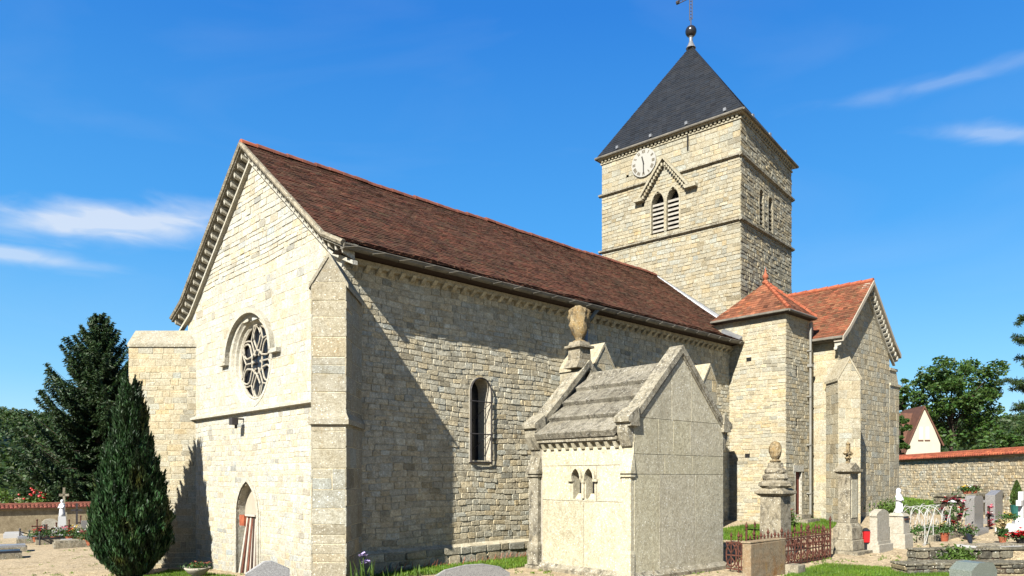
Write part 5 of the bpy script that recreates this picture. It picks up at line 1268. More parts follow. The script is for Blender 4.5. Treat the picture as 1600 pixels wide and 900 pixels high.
# ------------------------------------------------------------------ grass
def cwp(*pts): return [cw(n_, w_, 0)[:2] for n_, w_ in pts]
grass('grass', cwp((.9, -.16), (7.1, -.16), (12, -.3), (12.2, -1.6), (9.5, -2.6), (7, -1.9), (5, -1.5), (3.4, -1.6), (1.6, -1.1), (1.0, -.7)), 26000, .09)
grass('grass', [(6.0, 21.6), (7.2, 21.2), (9.6, 22.8), (11.6, 25.6), (11.9, 27.2), (11.0, 27.0), (9.6, 25.4), (8.4, 24.6), (7.6, 24.3), (6.2, 23.2)], 26000, .10, wd=.009)
grass('grass', [(17.2, 31), (19.9, 31), (20.9, 40), (20.9, 43), (16.6, 40), (16.0, 36)], 26000, .12, wd=.014)
grass('grass', [(6.0, 14.0), (8.0, 14.6), (9.5, 15.4), (9.3, 16.2), (8.2, 17.0), (7.4, 17.4), (6.9, 16.9), (6.3, 16.2), (5.6, 15.2)], 30000, .08)
grass('grass', [(-9.6, 18.4), (-8.0, 18.0), (-7.0, 17.6), (-6.8, 18.3), (-7.6, 19.0), (-9.1, 20.4), (-9.6, 20.6)], 9000, .08)
t = NT('turf'); M['turf'] = t.done(t.mix(t.ramp(t.noise(3, 5, .7), .35, .65), (.07, .11, .025), (.13, .15, .05)), .95, t.bump(t.noise(40, 4), .6, .02), .1)
for poly in (cwp((.9, -.1), (7.1, -.1), (12, -.2), (12.2, -1.5), (9.5, -2.4), (7, -1.75), (5, -1.4), (3.4, -1.45), (1.6, -1.0), (1.0, -.6)),
             [(6.2, 21.8), (7.2, 21.4), (9.5, 23.0), (11.5, 25.7), (11.7, 27.0), (11.0, 26.8), (9.6, 25.2), (8.4, 24.4), (7.6, 24.1), (6.3, 23.1)],
             [(17.4, 31.2), (19.8, 31.2), (20.7, 40), (20.7, 42.8), (16.8, 40), (16.2, 36)], [(6.2, 14.1), (8.0, 14.7), (9.4, 15.5), (9.2, 16.1), (8.2, 16.9), (7.4, 17.2), (6.9, 16.7), (6.4, 16.1), (5.8, 15.2)]):
    cx = sum(p[0] for p in poly) / len(poly); cy = sum(p[1] for p in poly) / len(poly); b = MB(); K = len(poly); N_ = 8; idx = {}
    for i in range(K):
        for j in range(N_ + 1):
            f_ = j / N_; x = cx + (poly[i][0] - cx) * f_; y = cy + (poly[i][1] - cy) * f_; b.v.append((x, y, gz(x, y) + .012))
    for i in range(K):
        for j in range(N_): k = (i + 1) % K; b.f.append((i * (N_ + 1) + j, k * (N_ + 1) + j, k * (N_ + 1) + j + 1, i * (N_ + 1) + j + 1)); b.c.append((1, 1, 1))
    b.build('lawn', M['turf'], kind='structure')
# small stones scattered over the near gravel
b = MB()
for _ in range(3800):
    x = R.uniform(5, 15) if R.random() < .75 else R.uniform(-16, -5); y = R.uniform(14.5, 25) if x > 0 else R.uniform(16, 26); s_ = R.uniform(.012, .035); z = gz(x, y)
    if x > 0 and -.2 < (cl2(x, y)[1] + 2.4) and x < 9: continue
    a = R.uniform(0, 6); p = [(x + s_ * cos(a + k * 2.1) * R.uniform(.7, 1.2), y + s_ * sin(a + k * 2.1), z) for k in range(3)]
    b.add(p + [(x, y, z + s_ * .6)], [(0, 1, 3), (1, 2, 3), (2, 0, 3)], R.uniform(.7, 1.5))
b.build('loose_gravel', M['gravel'], kind='stuff')
rs = np.random.RandomState(77); pts = []
for cx, cy, sx_, sy_, n in ((-9, 19, 3, 2.0, 500), (7.5, 18.5, 1.6, 1.6, 500), (10, 22, 2, 2, 500), (-16, 27, 6, 4, 700), (2, 16.6, 1.2, .5, 300)):
    for _ in range(n):
        x, y = cx + rs.normal() * sx_, cy + rs.normal() * sy_
        if abs(sin(x * 1.7 + 1) * sin(y * 1.3)) > .5 and not (cl2(x, y)[1] > -.3 and cl2(x, y)[0] > .3): pts.append((x, y, gz(x, y) + .02))
c = np.repeat(np.array(pts), 6, 0) + rs.normal(size=(len(pts) * 6, 3)) * np.array([.03, .03, .008]); ax = unit(rs.normal(size=(len(c), 3)) + np.array([0, 0, .6])); wd = unit(np.cross(ax, rs.normal(size=(len(c), 3))))
v, q = quads_from(c, ax, wd, .035 * rs.uniform(.5, 1.3, len(c)), .010); ti = rs.uniform(.5, 1.3, len(c)); np_mesh('weeds', v, q, np.stack([ti * 1.2, ti, ti * .8], 1), M['grass'], kind='stuff')
# ------------------------------------------------------------------ graves on the right
def T(name, label, cat, x, y, deg, z=None, group=None): return thing(name, label, cat, (x, y, gz(x, y) if z is None else z), radians(deg), group)
def petals(name, mat, root, c, sp, n, r=.05, seed=1, kind='stuff'):
    rr = random.Random(seed); b = MB()
    for _ in range(n):
        x, y, z = c[0] + rr.gauss(0, sp[0]), c[1] + rr.gauss(0, sp[1]), c[2] + rr.gauss(0, sp[2]); 
        for k in range(5):
            a = k * 1.257 + rr.uniform(-.3, .3); u = (cos(a) * r, sin(a) * r * .8, rr.uniform(-.2, .7) * r); v_ = (-sin(a) * r * .45, cos(a) * r * .45, .2 * r)
            b.add([(x, y, z), (x + u[0] * .6 + v_[0], y + u[1] * .6 + v_[1], z + u[2] * .6), (x + u[0], y + u[1], z + u[2]), (x + u[0] * .6 - v_[0], y + u[1] * .6 - v_[1], z + u[2] * .6)], [(0, 1, 2, 3)], rr.uniform(.7, 1.2))
    return b.build(name, M[mat], root, kind=kind)
def greens(name, root, c, sp, n, size=.05, mat='leaf_mid', seed=1):
    rs = np.random.RandomState(seed); cc = np.array(c) + rs.normal(size=(n, 3)) * np.array(sp); ax = unit(rs.normal(size=(n, 3)) + np.array([0, 0, .5])); wd = unit(np.cross(ax, rs.normal(size=(n, 3))))
    v, q = quads_from(cc, ax, wd, size * rs.uniform(.6, 1.3, n), size * .4); ti = rs.uniform(.6, 1.4, n); return np_mesh(name, v, q, ti, M[mat], root)
# rust streaked block and small kerb stone
g = T('grave_slab', 'broad rust streaked stone slab standing in front of the iron fence', 'gravestone', 4.85, 14.95, 41.5, 0)
b = MB(); b.hexa([(0, 0, -.2), (1.42, 0, -.2), (1.42, .2, -.2), (0, .2, -.2)], [(.0, 0, .73), (1.42, 0, .75), (1.42, .2, .76), (.0, .2, .74)]); b.build('slab', M['rusty_stone'], g, bevel=.02)
b = MB(); b.box(-.02, 1.44, .0, .22, .74, .775, 1.05); b.build('top_edge', M['rusty_stone'], g, bevel=.012)
g = T('kerb_stone', 'low grey kerb stone beside the rust streaked slab', 'kerb stone', 6.06, 15.6, 41.5, 0); MB().box(0, .34, 0, .3, -.1, .22).build('stone', M['tomb'], g, bevel=.02)
# tall pedestal monument with flame urn
g = T('pedestal_monument', 'tall lichen covered square pedestal with scrolled top and stone finial', 'monument', 6.62, 18.5, 43.5)
b = MB(); b.frustum(0, 0, -.1, .2, .36, .36, .36, .36); b.frustum(0, 0, .2, .3, .34, .34, .28, .28); b.build('base', M['tomb'], g, bevel=.02)
MB().frustum(0, 0, .3, 1.56, .285, .285, .27, .27).build('shaft', M['tomb'], g, bevel=.015)
b = MB(); b.frustum(0, 0, 1.56, 1.62, .29, .29, .36, .36); b.frustum(0, 0, 1.62, 1.70, .38, .38, .37, .37); b.build('cap', M['tomb'], g, bevel=.012)
b = MB(); b.frustum(0, 0, 1.70, 1.76, .33, .33, .29, .29)
for z0, a, c_, h_ in ((1.76, .28, .3, .2), (1.96, .25, .24, .16), (2.12, .22, .2, .14), (2.26, .17, .14, .14)): b.lathe(0, 0, [(a * 1.12, z0), (c_ * 1.32, z0 + h_ * .3), (c_ * 1.28, z0 + h_ * .7), (a * 1.0, z0 + h_)], 4 * 4, 1, .06)
b.build('scrolled_top', M['tomb'], g)
MB().lathe(0, 0, [(.10, 2.38), (.14, 2.44), (.08, 2.48), (.13, 2.56), (.16, 2.68), (.15, 2.80), (.10, 2.90), (.03, 2.94)], 14, 1, .10).build('finial', M['urn'], g)
# wrought iron grave fence
fx0, fy0 = 5.08, 15.95; fl_ = sqrt((8.0 - fx0) ** 2 + (18.5 - fy0) ** 2); fa = math.degrees(atan2(18.5 - fy0, 8.0 - fx0))
g = T('grave_fence', 'rusty openwork iron grave fence with spear finials below the pedestal', 'fence', fx0, fy0, fa, 0)
def picket(x, y, h, big=False):
    b = MB(); r_ = .016 if not big else .024; b.tube([(x, y, 0), (x, y, h - .10)], r_, 6); z = h - .12
    b.lathe(x, y, [(.012, z - .02), (.035, z), (.012, z + .02), (.03, z + .05), (.036, z + .07), (.016, z + .12), (.003, z + .17)], 6)
    b.tube([(x - .05, y, z - .0), (x + .05, y, z - .0)], .011, 5); b.build('picket', M['rust'], g)
n_p = 13; sp_ = fl_ / n_p
for i in range(n_p + 1):
    big = i in (0, n_p); picket(i * sp_, 0, 1.08 if big else (.90 if i % 2 else .84), big)
def rail(y0, x0, x1, z): MB().box(x0, x1, y0 - .012, y0 + .012, z, z + .03).build('rail', M['rust'], g)
for z in (.06, .36, .64): rail(0, 0, fl_, z)
for i in range(n_p):
    b = MB(); x0, x1 = i * sp_, (i + 1) * sp_; xm = (x0 + x1) / 2; hw = sp_ / 2
    for zc_, s_ in ((.39, 1), (.36, -1)):
        b.tube([(xm - hw * cos(a), 0, zc_ + s_ * .24 * sin(a)) for a in np.linspace(0, pi, 9)], .018, 4)
        b.tube([(x0, 0, zc_ + s_ * .24), (xm - hw * .6, 0, zc_ + s_ * .13), (xm, 0, zc_ + s_ * .02), (xm + hw * .6, 0, zc_ + s_ * .13), (x1, 0, zc_ + s_ * .24)], .017, 4)
    b.tube([(xm - hw * .5 * cos(a), 0, .64 + .09 * sin(a)) for a in np.linspace(0, pi, 7)], .009, 4); b.tube([(xm, 0, .08), (xm, 0, .76)], .014, 4); b.lathe(xm, 0, [(.005, .72), (.03, .76), (.005, .83)], 5)
    for zz_ in (.20, .51): b.lathe(xm, 0, [(.004, zz_ - .04), (.028, zz_), (.004, zz_ + .04)], 5)
    b.build('scroll_panel', M['rust'], g)
for (ya, xx) in ((2.4, fl_), (.5, 0)):
    for z in (.06, .36, .64): MB().box(xx - .012, xx + .012, 0, ya, z, z + .03).build('rail', M['rust'], g)
    for i in range(1, int(ya / .19)): picket(xx, i * .19, .86)
for i in range(2):
    b = MB(); y0, y1 = i * .25, (i + 1) * .25; ym = (y0 + y1) / 2; hw = .125
    for zc_, s_ in ((.39, 1), (.36, -1)):
        b.tube([(0, ym - hw * cos(a), zc_ + s_ * .24 * sin(a)) for a in np.linspace(0, pi, 9)], .018, 4)
        b.tube([(0, y0, zc_ + s_ * .24), (0, ym - hw * .6, zc_ + s_ * .13), (0, ym, zc_ + s_ * .02), (0, ym + hw * .6, zc_ + s_ * .13), (0, y1, zc_ + s_ * .24)], .016, 4)
    b.tube([(0, ym, .06), (0, ym, .80)], .014, 5); b.lathe(0, ym, [(.005, .76), (.03, .80), (.005, .88)], 5); b.build('scroll_panel', M['rust'], g)
# stele with cross finial
g = T('stele_monument', 'tall weathered stele on a stepped block with a floral cross finial', 'monument', 8.95, 19.6, 41.5)
b = MB(); b.frustum(0, 0, -.1, .06, .58, .5, .58, .5); b.build('footing', M['tomb'], g); b = MB(); b.frustum(0, 0, .06, .34, .40, .30, .39, .29); b.frustum(0, 0, .34, .68, .36, .26, .33, .24); b.build('base', M['tomb'], g, bevel=.02)
b = MB(); b.frustum(0, 0, .68, .78, .30, .22, .26, .18); b.box(-.25, .25, -.16, .16, .78, 2.08); b.build('shaft', M['tomb'], g, bevel=.012)
b = MB(); b.box(-.17, .17, -.172, -.16, .92, 1.92); b.build('inscription_panel', M['chapel'], g)
b = MB(); b.frustum(0, 0, 2.08, 2.14, .26, .17, .33, .24); b.frustum(0, 0, 2.14, 2.2, .34, .25, .34, .25); b.prism([(-.32, 2.2), (.32, 2.2), (.0, 2.38)], lambda a, z, d: (a, d, z), 1, -.2, .2); b.build('cap', M['tomb'], g)
b = MB(); b.box(-.045, .045, -.04, .04, 2.3, 2.86); b.box(-.16, .16, -.04, .04, 2.58, 2.67)
for x, z in ((-.17, 2.625), (.17, 2.625), (0, 2.88), (-.07, 2.5), (.07, 2.5), (0, 2.62)): b.lathe(x, 0, [(.01, z - .06), (.07, z), (.01, z + .06)], 8)
b.build('cross', M['urn'], g)
g = T('grave_lantern', 'small red grave lantern between the stele and the pale headstone', 'lantern', 9.42, 19.6, 0); MB().box(-.07, .07, -.07, .07, 0, .04).build('foot', M['black'], g); MB().frustum(0, 0, .26, .56, .07, .07, .08, .08).build('glass', M['red'], g); MB().box(-.05, .05, -.05, .05, .04, .26).build('body', M['black'], g); MB().frustum(0, 0, .56, .64, .09, .09, .03, .03).build('lid', M['black'], g)
def headstone(name, label, x, y, deg, wd, h, th, mat, shape, base=.14, z=None, step=.08):
    g = T(name, label, 'gravestone', x, y, deg, z); mY = lambda a, z_, d: (a, d, z_)
    MB().box(-wd / 2 - step, wd / 2 + step, -th / 2 - step, th / 2 + step, -.1, base).build('base', M[mat], g, bevel=.008)
    MB().prism([(a * wd / 2, base + .002 + z_ * (h - base)) for a, z_ in shape], mY, 1, -th / 2, th / 2).build('stone', M[mat], g, bevel=.008); return g
g = headstone('headstone', 'pale limestone headstone with shallow pointed top next to the white statue', 9.86, 19.75, 41.5, .74, 1.12, .20, 'white_stone', [(-1, 0), (1, 0), (1, .86), (.75, .93), (.1, 1), (-.1, 1), (-.75, .93), (-1.08, .86), (-1.08, .80), (-1, .78)], .2)
MB().box(-.40, .40, -.13, .13, .2, .28).build('plinth', M['white_stone'], g)
g = T('statue_pedestal', 'cream tapering pedestal under the white Madonna figure', 'pedestal', 10.72, 20.4, 41.5); b = MB(); b.frustum(0, 0, -.1, .38, .30, .28, .28, .26); b.frustum(0, 0, .38, .86, .235, .215, .20, .19); b.build('body', M['white_stone'], g, bevel=.01)
b = MB(); b.frustum(0, 0, .86, .94, .235, .22, .16, .15); b.build('cap', M['white_stone'], g); MB().box(-.16, .16, -.24, -.205, .76, .80).build('plaque', M['rust'], g)
g = T('madonna_statue', 'small glossy white Madonna figure in a long robe on the cream pedestal', 'statue', 10.72, 20.4, 20, gz(10.72, 20.4) + .94); g.scale = (.8, .8, .88)
b = MB(); b.lathe(0, 0, [(.15, 0), (.155, .04), (.12, .12), (.11, .25), (.105, .38), (.115, .48), (.12, .54), (.07, .60), (.045, .625)], 16, 1, .03, 1, .8)
b.lathe(0, -.01, [(.03, .61), (.062, .645), (.07, .69), (.062, .735), (.03, .765)], 12)
b.lathe(0, .02, [(.09, .56), (.088, .64), (.085, .70), (.07, .75), (.03, .785)], 12, 1, 0, 1, .7)
for s_ in (-1, 1): b.tube([(s_ * .11, -.0, .52), (s_ * .125, -.05, .42), (s_ * .04, -.14, .40), (s_ * .008, -.15, .46)], [.035, .038, .026, .016], 7)
b.tube([(0, -.14, .30), (0, -.13, .12), (.02, -.135, .02)], [.02, .03, .035], 6); b.build('figure', M['statue'], g, smooth=True)
# grave with white wire arches
ga = 41.5; g = T('stone_kerb_grave', 'old stone edged grave plot planted with flowers inside the white wire arches', 'grave', 11.85, 20.85, ga)
GL, GW = 2.9, .95
b = MB()
for i in range(7):
    for yy in (0, GW): b_ = MB(); b_.box(i * GL / 7 + .01, (i + 1) * GL / 7 - .01, yy - .08 + R.uniform(-.01, .01), yy + .08, -.05, .24 + R.uniform(-.03, .03), R.uniform(.8, 1.15)); b_.build('kerb_block', M['tomb'], g, bevel=.02)
for i in range(3):
    for xx in (0, GL): MB().box(xx - .08, xx + .08, .09 + i * .26, .34 + i * .26 - .01, -.05, .22, R.uniform(.8, 1.15)).build('kerb_block', M['tomb'], g, bevel=.02)
MB().box(.08, GL - .08, .08, GW - .08, 0, .16).build('soil', M['soil'], g)
for i in range(9): MB().hexa([(.2 + i * .3, .2, .16), (.45 + i * .3, .25, .16), (.45 + i * .3, .6, .16), (.2 + i * .3, .65, .16)], [(.22 + i * .3, .25, .25 + R.uniform(0, .1)), (.43 + i * .3, .3, .25), (.42 + i * .3, .55, .3), (.24 + i * .3, .6, .26)], R.uniform(.6, 1.1)).build('edging_rock', M['tomb'], g)
greens('planting', g, (1.4, .5, .28), (.8, .2, .08), 1100, .06, seed=5)
cg = T('wire_grave_arches', 'white painted wire grave enclosure with hooped arches and scrolls', 'grave railing', 11.55, 20.6, ga)
for yy in (0, GW - .1):
    for i in range(5):
        x0 = i * .66; w_ = .33; b = MB()
        hgt = 1.0 + .05 * (i % 2); b.tube([(x0, yy, -.05), (x0, yy, hgt - .3)] + [(x0 + w_ - w_ * cos(a), yy, hgt - .3 + .34 * sin(a)) for a in np.linspace(.2, pi - .2, 8)] + [(x0 + 2 * w_, yy, hgt - .3)], .010, 5); b.build('arch', M['wire'], cg)
        if i % 2 == 0: MB().tube([(x0 + .02, yy, 0), (x0 + .58, yy, hgt - .2)], .009, 5).build('stay', M['wire'], cg)
    for i in range(6):
        cxx = -.12 + i * .53; rad = .13; b = MB(); b.tube([(cxx + rad * (1 - k / 26) * cos(k * .5), yy, .62 + .1 * (i % 2) + rad * (1 - k / 26) * sin(k * .5)) for k in range(22)], .007, 4); b.tube([(cxx + rad, yy, .62), (cxx + rad + .1, yy, .3), (cxx + .02, yy, .0)], .007, 4); b.build('scroll', M['wire'], cg)
for k in range(5): MB().tube([(k * .66, (GW - .1) / 2 - (GW - .1) / 2 * cos(a), .70 + .38 * sin(a)) for a in np.linspace(0, pi, 11)], .009, 5).build('hoop', M['wire'], cg)
for z in (.05, .5): MB().tube([(-.2, 0, z), (2.8, 0, z)], .007, 4).build('rail', M['wire'], cg)
# flowers round that grave
def pot(name, label, x, y, z, r_, h, pmat, fl, seed, fmat='leaf_mid', fh=.2, sp=.09, n=14, pr=.05, cat='flower pot'):
    g = T(name, label, cat, x, y, 0, z); MB().lathe(0, 0, [(r_ * .65, 0), (r_, h * .9), (r_ * 1.1, h * .9), (r_ * 1.1, h), (r_ * .9, h)], 14).build('pot', M[pmat], g)
    greens('leaves', g, (0, 0, h + fh * .5), (sp, sp, fh * .35), 220, .05, fmat, seed)
    for k, (m_, off) in enumerate(fl): petals('blooms', m_, g, (off[0], off[1], h + fh + off[2]), (sp * .7, sp * .7, fh * .25), n, pr, seed + k)
    return g
pot('flower_pot', 'tall orange red pot of yellow flowers inside the white wire arches', 12.05, 20.5, gz(12, 20.5) + .02, .11, .36, 'clay_red', [('yellow', (0, 0, 0)), ('cream', (-.1, 0, -.03))], 3)
g = T('flower_wreath', 'pink and red flower wreath leaning on the left granite headstone', 'wreath', 13.15, 22.0, 0, gz(13.2, 22)); b = MB()
b.tube([(.30 * cos(a), 0, .85 + .34 * sin(a)) for a in np.linspace(0, 2 * pi, 14)], .06, 6); b.tube([(-.2, .1, 0), (0, 0, .6)], .02, 5); b.tube([(.2, .1, 0), (0, 0, .6)], .02, 5); b.build('frame', M['soil'], g)
for k in range(8):
    a = k * pi / 4; petals('blooms', 'pink' if k % 3 else 'red', g, (.30 * cos(a), -.06, .85 + .34 * sin(a)), (.05, .03, .05), 5, .075, 40 + k)
greens('leaves', g, (0, 0, .7), (.2, .05, .25), 300, .06, seed=8)
pot('flower_pot', 'small dark bowl of mixed red flowers under the pink wreath', 13.4, 21.6, gz(13.4, 21.6), .14, .16, 'black', [('red', (0, 0, 0)), ('cream', (.1, 0, .0))], 6, sp=.12)
gs = [(-1, 0), (1, 0), (1, .93), (.6, 1), (-.75, 1), (-1, .93)]
g = headstone('granite_headstone', 'broad speckled grey granite headstone right of the pink wreath', 14.35, 22.85, 41.5, .82, 1.17, .26, 'granite', gs, .18, step=.12)
g = headstone('granite_headstone', 'second speckled granite headstone with slanted top behind the flower cross', 16.5, 25.2, 41.5, .80, 1.10, .3, 'granite', [(-1, 0), (1, 0), (1, 1), (.6, 1.03), (-1, .86)], .16, step=.1)
g = T('flower_cross', 'pink and white flower cross standing between the two granite headstones', 'flower cross', 15.35, 23.7, 41.5); b = MB(); b.box(-.04, .04, -.03, .03, 0, .75); b.box(-.2, .2, -.03, .03, .42, .5); b.build('frame', M['soil'], g)
for i, (x, z, m_) in enumerate(((0, .74, 'pink'), (-.16, .5, 'pink'), (.0, .48, 'whitep'), (.17, .44, 'whitep'), (0, .28, 'pink'), (.02, .12, 'red'), (.1, .16, 'red'))): petals('blooms', m_, g, (x, -.06, z), (.04, .03, .04), 6, .08, 60 + i)
g = T('marble_grave_slab', 'white marble grave slab seen between the two granite headstones', 'grave slab', 16.2, 26.4, 41.5); MB().box(-.4, .4, -.5, .5, 0, .5).build('body', M['tomb'], g); MB().box(-.45, .45, -.56, .56, .62, .70).build('slab', M['marble'], g); MB().box(-.38, .38, -.45, .45, .5, .62).build('plinth', M['wood_dark'], g)
g = T('stone_vault', 'long dark stone vault along the rubble wall with flowers on top', 'tomb', 17.15, 27.3, 41.5, gz(17.2, 27.3))
for i in range(6):
    for j in range(3): MB().box(i * .52 + .01 + .2 * (j % 2), i * .52 + .51 + .2 * (j % 2), 0 + R.uniform(-.01, .01), 1.4, -.1 + j * .28, .17 + j * .28 - .01, R.uniform(.75, 1.15)).build('stone_block', M['mossy'], g, bevel=.02)
MB().box(-.06, 3.4, -.07, 1.5, .73, .84).build('cover_slab', M['mossy'], g, bevel=.01)
vx, vy = 17.15, 27.3; vd = radians(41.5)
for i, (s_, o_, m_, lb) in enumerate(((.35, .4, 'yellow', 'yellow flower pot at the left end of the dark stone vault'), (1.1, .5, 'whitep', 'white and pink flowers in the middle of the dark stone vault'), (1.75, .5, 'maroon', 'dark red potted flowers near the right end of the stone vault'))):
    pot('flower_pot', lb, vx + s_ * cos(vd) - o_ * sin(vd), vy + s_ * sin(vd) + o_ * cos(vd), gz(vx, vy) + .84, .10, .12, 'terracotta', [(m_, (0, 0, 0))], 70 + i, sp=.10, fh=.12, n=18, pr=.07)
t_ = cypress('potted_conifer', 'small cone shaped conifer in a teal pot at the right edge', (17.9, 26.1, gz(17.9, 26.1) + .55), [(.12, 0), (.2, .1), (.17, .35), (.09, .65), (.02, .85)], 2500, (.05, .014), 8, 'leaf_mid', 'potted plant')
MB().lathe(0, 0, [(.14, -.55), (.2, -.1), (.22, 0), (.19, 0)], 14).build('pot', plain('teal_glaze', (.03, .14, .12), .4), t_)
g = T('white_cross', 'white painted cross on a wide white slab at the right edge', 'cross', 16.2, 23.4, 41.5); b = MB(); b.box(-.75, .75, -.4, .4, .12, .26); b.box(-.85, .85, -.5, .5, -.05, .12); b.build('slab', M['marble'], g); b = MB(); b.frustum(0, 0, .26, .4, .2, .14, .16, .12); b.box(-.10, .10, -.07, .07, .4, 1.25); b.box(-.34, .34, -.07, .07, .80, .98); b.build('cross', M['marble'], g, bevel=.008)
pot('flower_pot', 'yellow flowers beside the white cross slab', 15.6, 23.1, gz(15.6, 23.1) + .28, .1, .14, 'cream', [('yellow', (0, 0, 0))], 90, sp=.1, fh=.14)
pot('flower_pot', 'pale round pot of white blooms left of the white cross', 14.95, 22.5, gz(15, 22.5) + .18, .15, .2, 'cream', [('whitep', (0, 0, -.1))], 91, sp=.07, fh=.08, n=10)
# raised plot with mossy retaining wall
W = None
rw_ = thing('mossy_retaining_wall', 'low mossy stone retaining wall in front of the raised graves', 'wall', (9.25, 16.85, 0), radians(6))
W = Wall(rw_, 'wall_core', 'mossy', 'soil', lambda x, y, z: (9.25 + x, 16.85 + y, z))
W.panel(am(0, 0, 1, 0, 0, -1), seg((0, 5.2)), -.1, .40, (.09, .14), (.14, .32), .03, .02, .012, .28, .15, .018, tilt=.02)
W.panel(am(0, 0, 0, 1, -1, 0), seg((0, .3)), -.1, .40, (.13, .19), (.25, .5), .03, .02, .012, .28, .15, .018, tilt=.02)
W.bk.add([(0, 0, .4), (5.2, 0, .4), (5.2, .3, .4), (0, .3, .4)], [(0, 1, 2, 3)]); W.finish()
for i in range(9): MB().box(-.04 + i * .58, .53 + i * .58, -.05 + R.uniform(-.02, .02), .28 + R.uniform(-.02, .02), .402, .45 + R.uniform(-.015, .02), R.uniform(.85, 1.15)).build('coping_stone', M['mossy'], rw_, bevel=.018)
b = MB(lambda x, y, z: (9.25 + x, 16.85 + y, z)); b.hexa([(.5, .22, -.1), (5.2, .22, -.1), (6.5, 2.9, -.1), (1.95, 2.9, -.1)], [(.5, .22, .38), (5.2, .22, .38), (6.5, 2.9, .40), (1.95, 2.9, .36)]); b.build('raised_plot', M['gravel'], kind='structure')
rl = thing('lower_mossy_kerb', 'lower dark mossy kerb wall in front of the retaining wall', 'wall', (8.42, 15.7, 0), radians(5))
W = Wall(rl, 'wall_core', 'mossy', 'soil', lambda x, y, z: (8.42 + x, 15.7 + y, z)); W.panel(am(0, 0, 1, 0, 0, -1), seg((0, 4.6)), -.2, .20, (.09, .14), (.14, .32), .03, .02, .012, .28, .15, .018, tilt=.02)
W.panel(am(0, 0, 0, 1, -1, 0), seg((0, .5)), -.2, .20, (.12, .17), (.25, .5), .03, .02, .012, .28, .15, .018); W.finish()
for i in range(8): MB().box(-.04 + i * .58, .53 + i * .58, -.04 + R.uniform(-.02, .02), .55, .202, .25 + R.uniform(-.015, .015), R.uniform(.85, 1.15)).build('coping_stone', M['mossy'], rl, bevel=.015)
flush_pieces(120)
g = thing('white_edged_grave_slab', 'white edged grave slab with reddish stones under the red roses', 'grave slab', (11.9, 18.0, .385), radians(14)); MB().box(-.9, 1.5, -.35, .35, 0, .05).build('slab', M['marble'], g); MB().box(-.8, 1.4, -.27, .27, .05, .075).build('infill', M['tomb'], g)
g = thing('dark_plaque', 'small dark oval memorial plaque leaning at the left end of the white edged slab', 'plaque', (11.3, 18.1, .45), radians(20)); MB().prism([(.07 * cos(a), .12 + .13 * sin(a)) for a in np.linspace(0, 2 * pi, 13)[:-1]], lambda a, z, d: (a, d + z * .3, z), 1, 0, .04).build('plate', M['black'], g)
pot('rose_bouquet', 'bright red rose bouquet on the white edged slab', 12.55, 18.15, .46, .12, .10, 'black', [('red', (0, 0, 0)), ('red', (.18, 0, -.02)), ('red', (-.17, 0, -.03))], 100, sp=.11, fh=.14, n=26, pr=.07, cat='bouquet')
pot('rose_bouquet', 'single large cream rose behind the red bouquet', 12.6, 18.9, .40, .1, .16, 'terracotta', [('cream', (0, 0, .12))], 101, sp=.05, fh=.2, n=22, pr=.09, cat='bouquet')
g = thing('wall_weed', 'green weed growing over the face of the mossy retaining wall', 'plant', (9.95, 16.75, .12), 0); greens('leaves', g, (.15, -.1, .18), (.2, .06, .12), 500, .06, 'leaf', 7)
g = headstone('headstone', 'green grey granite headstone with chamfered top in front of the mossy kerb', 8.9, 14.2, 30, .86, .46, .42, 'granite_green', [(-1, 0), (1, 0), (1, .62), (.7, .95), (.3, 1), (-.45, 1), (-1, .72)], .0, z=0, step=-.01)
# ------------------------------------------------------------------ foreground stones, bowl, irises
g = thing('headstone', 'speckled grey granite headstone top with curved crest below the nave window', 'gravestone', (-.68, 12.55, 0), radians(12)); pr2 = [(-.62, -.1), (.62, -.1), (.62, .46), (.5, .53), (.2, .585), (-.1, .575), (-.45, .50), (-.62, .40)]
MB().prism(pr2, lambda a, z, d: (a, d, z), 1, -.12, .16).build('stone', M['granite'], g, bevel=.012)
g = thing('headstone', 'dark speckled granite headstone top with pointed crest before the portal corner', 'gravestone', (-4.3, 12.95, 0), radians(20)); MB().prism([(-.36, -.6), (.36, -.6), (.36, .46), (.06, .60), (-.05, .60), (-.36, .40)], lambda a, z, d: (a, d, z), 1, -.12, .12).build('stone', M['granite_dark'], g, bevel=.012)
g = T('flower_bowl', 'shallow cream stone bowl of reddish plants at the foot of the facade', 'planter', -7.95, 18.6, 0); b = MB(); b.lathe(0, 0, [(.12, -.02), (.14, .04), (.10, .07), (.20, .12), (.29, .22), (.32, .27), (.30, .28), (.24, .24)], 22); b.build('bowl', M['white_stone'], g, smooth=True); MB().lathe(0, 0, [(.28, .24), (.1, .27)], 14).build('soil', M['soil'], g)
greens('leaves', g, (0, 0, .32), (.12, .12, .035), 350, .04, seed=14); petals('blooms', 'terracotta', g, (0, 0, .36), (.13, .12, .03), 30, .035, 15)
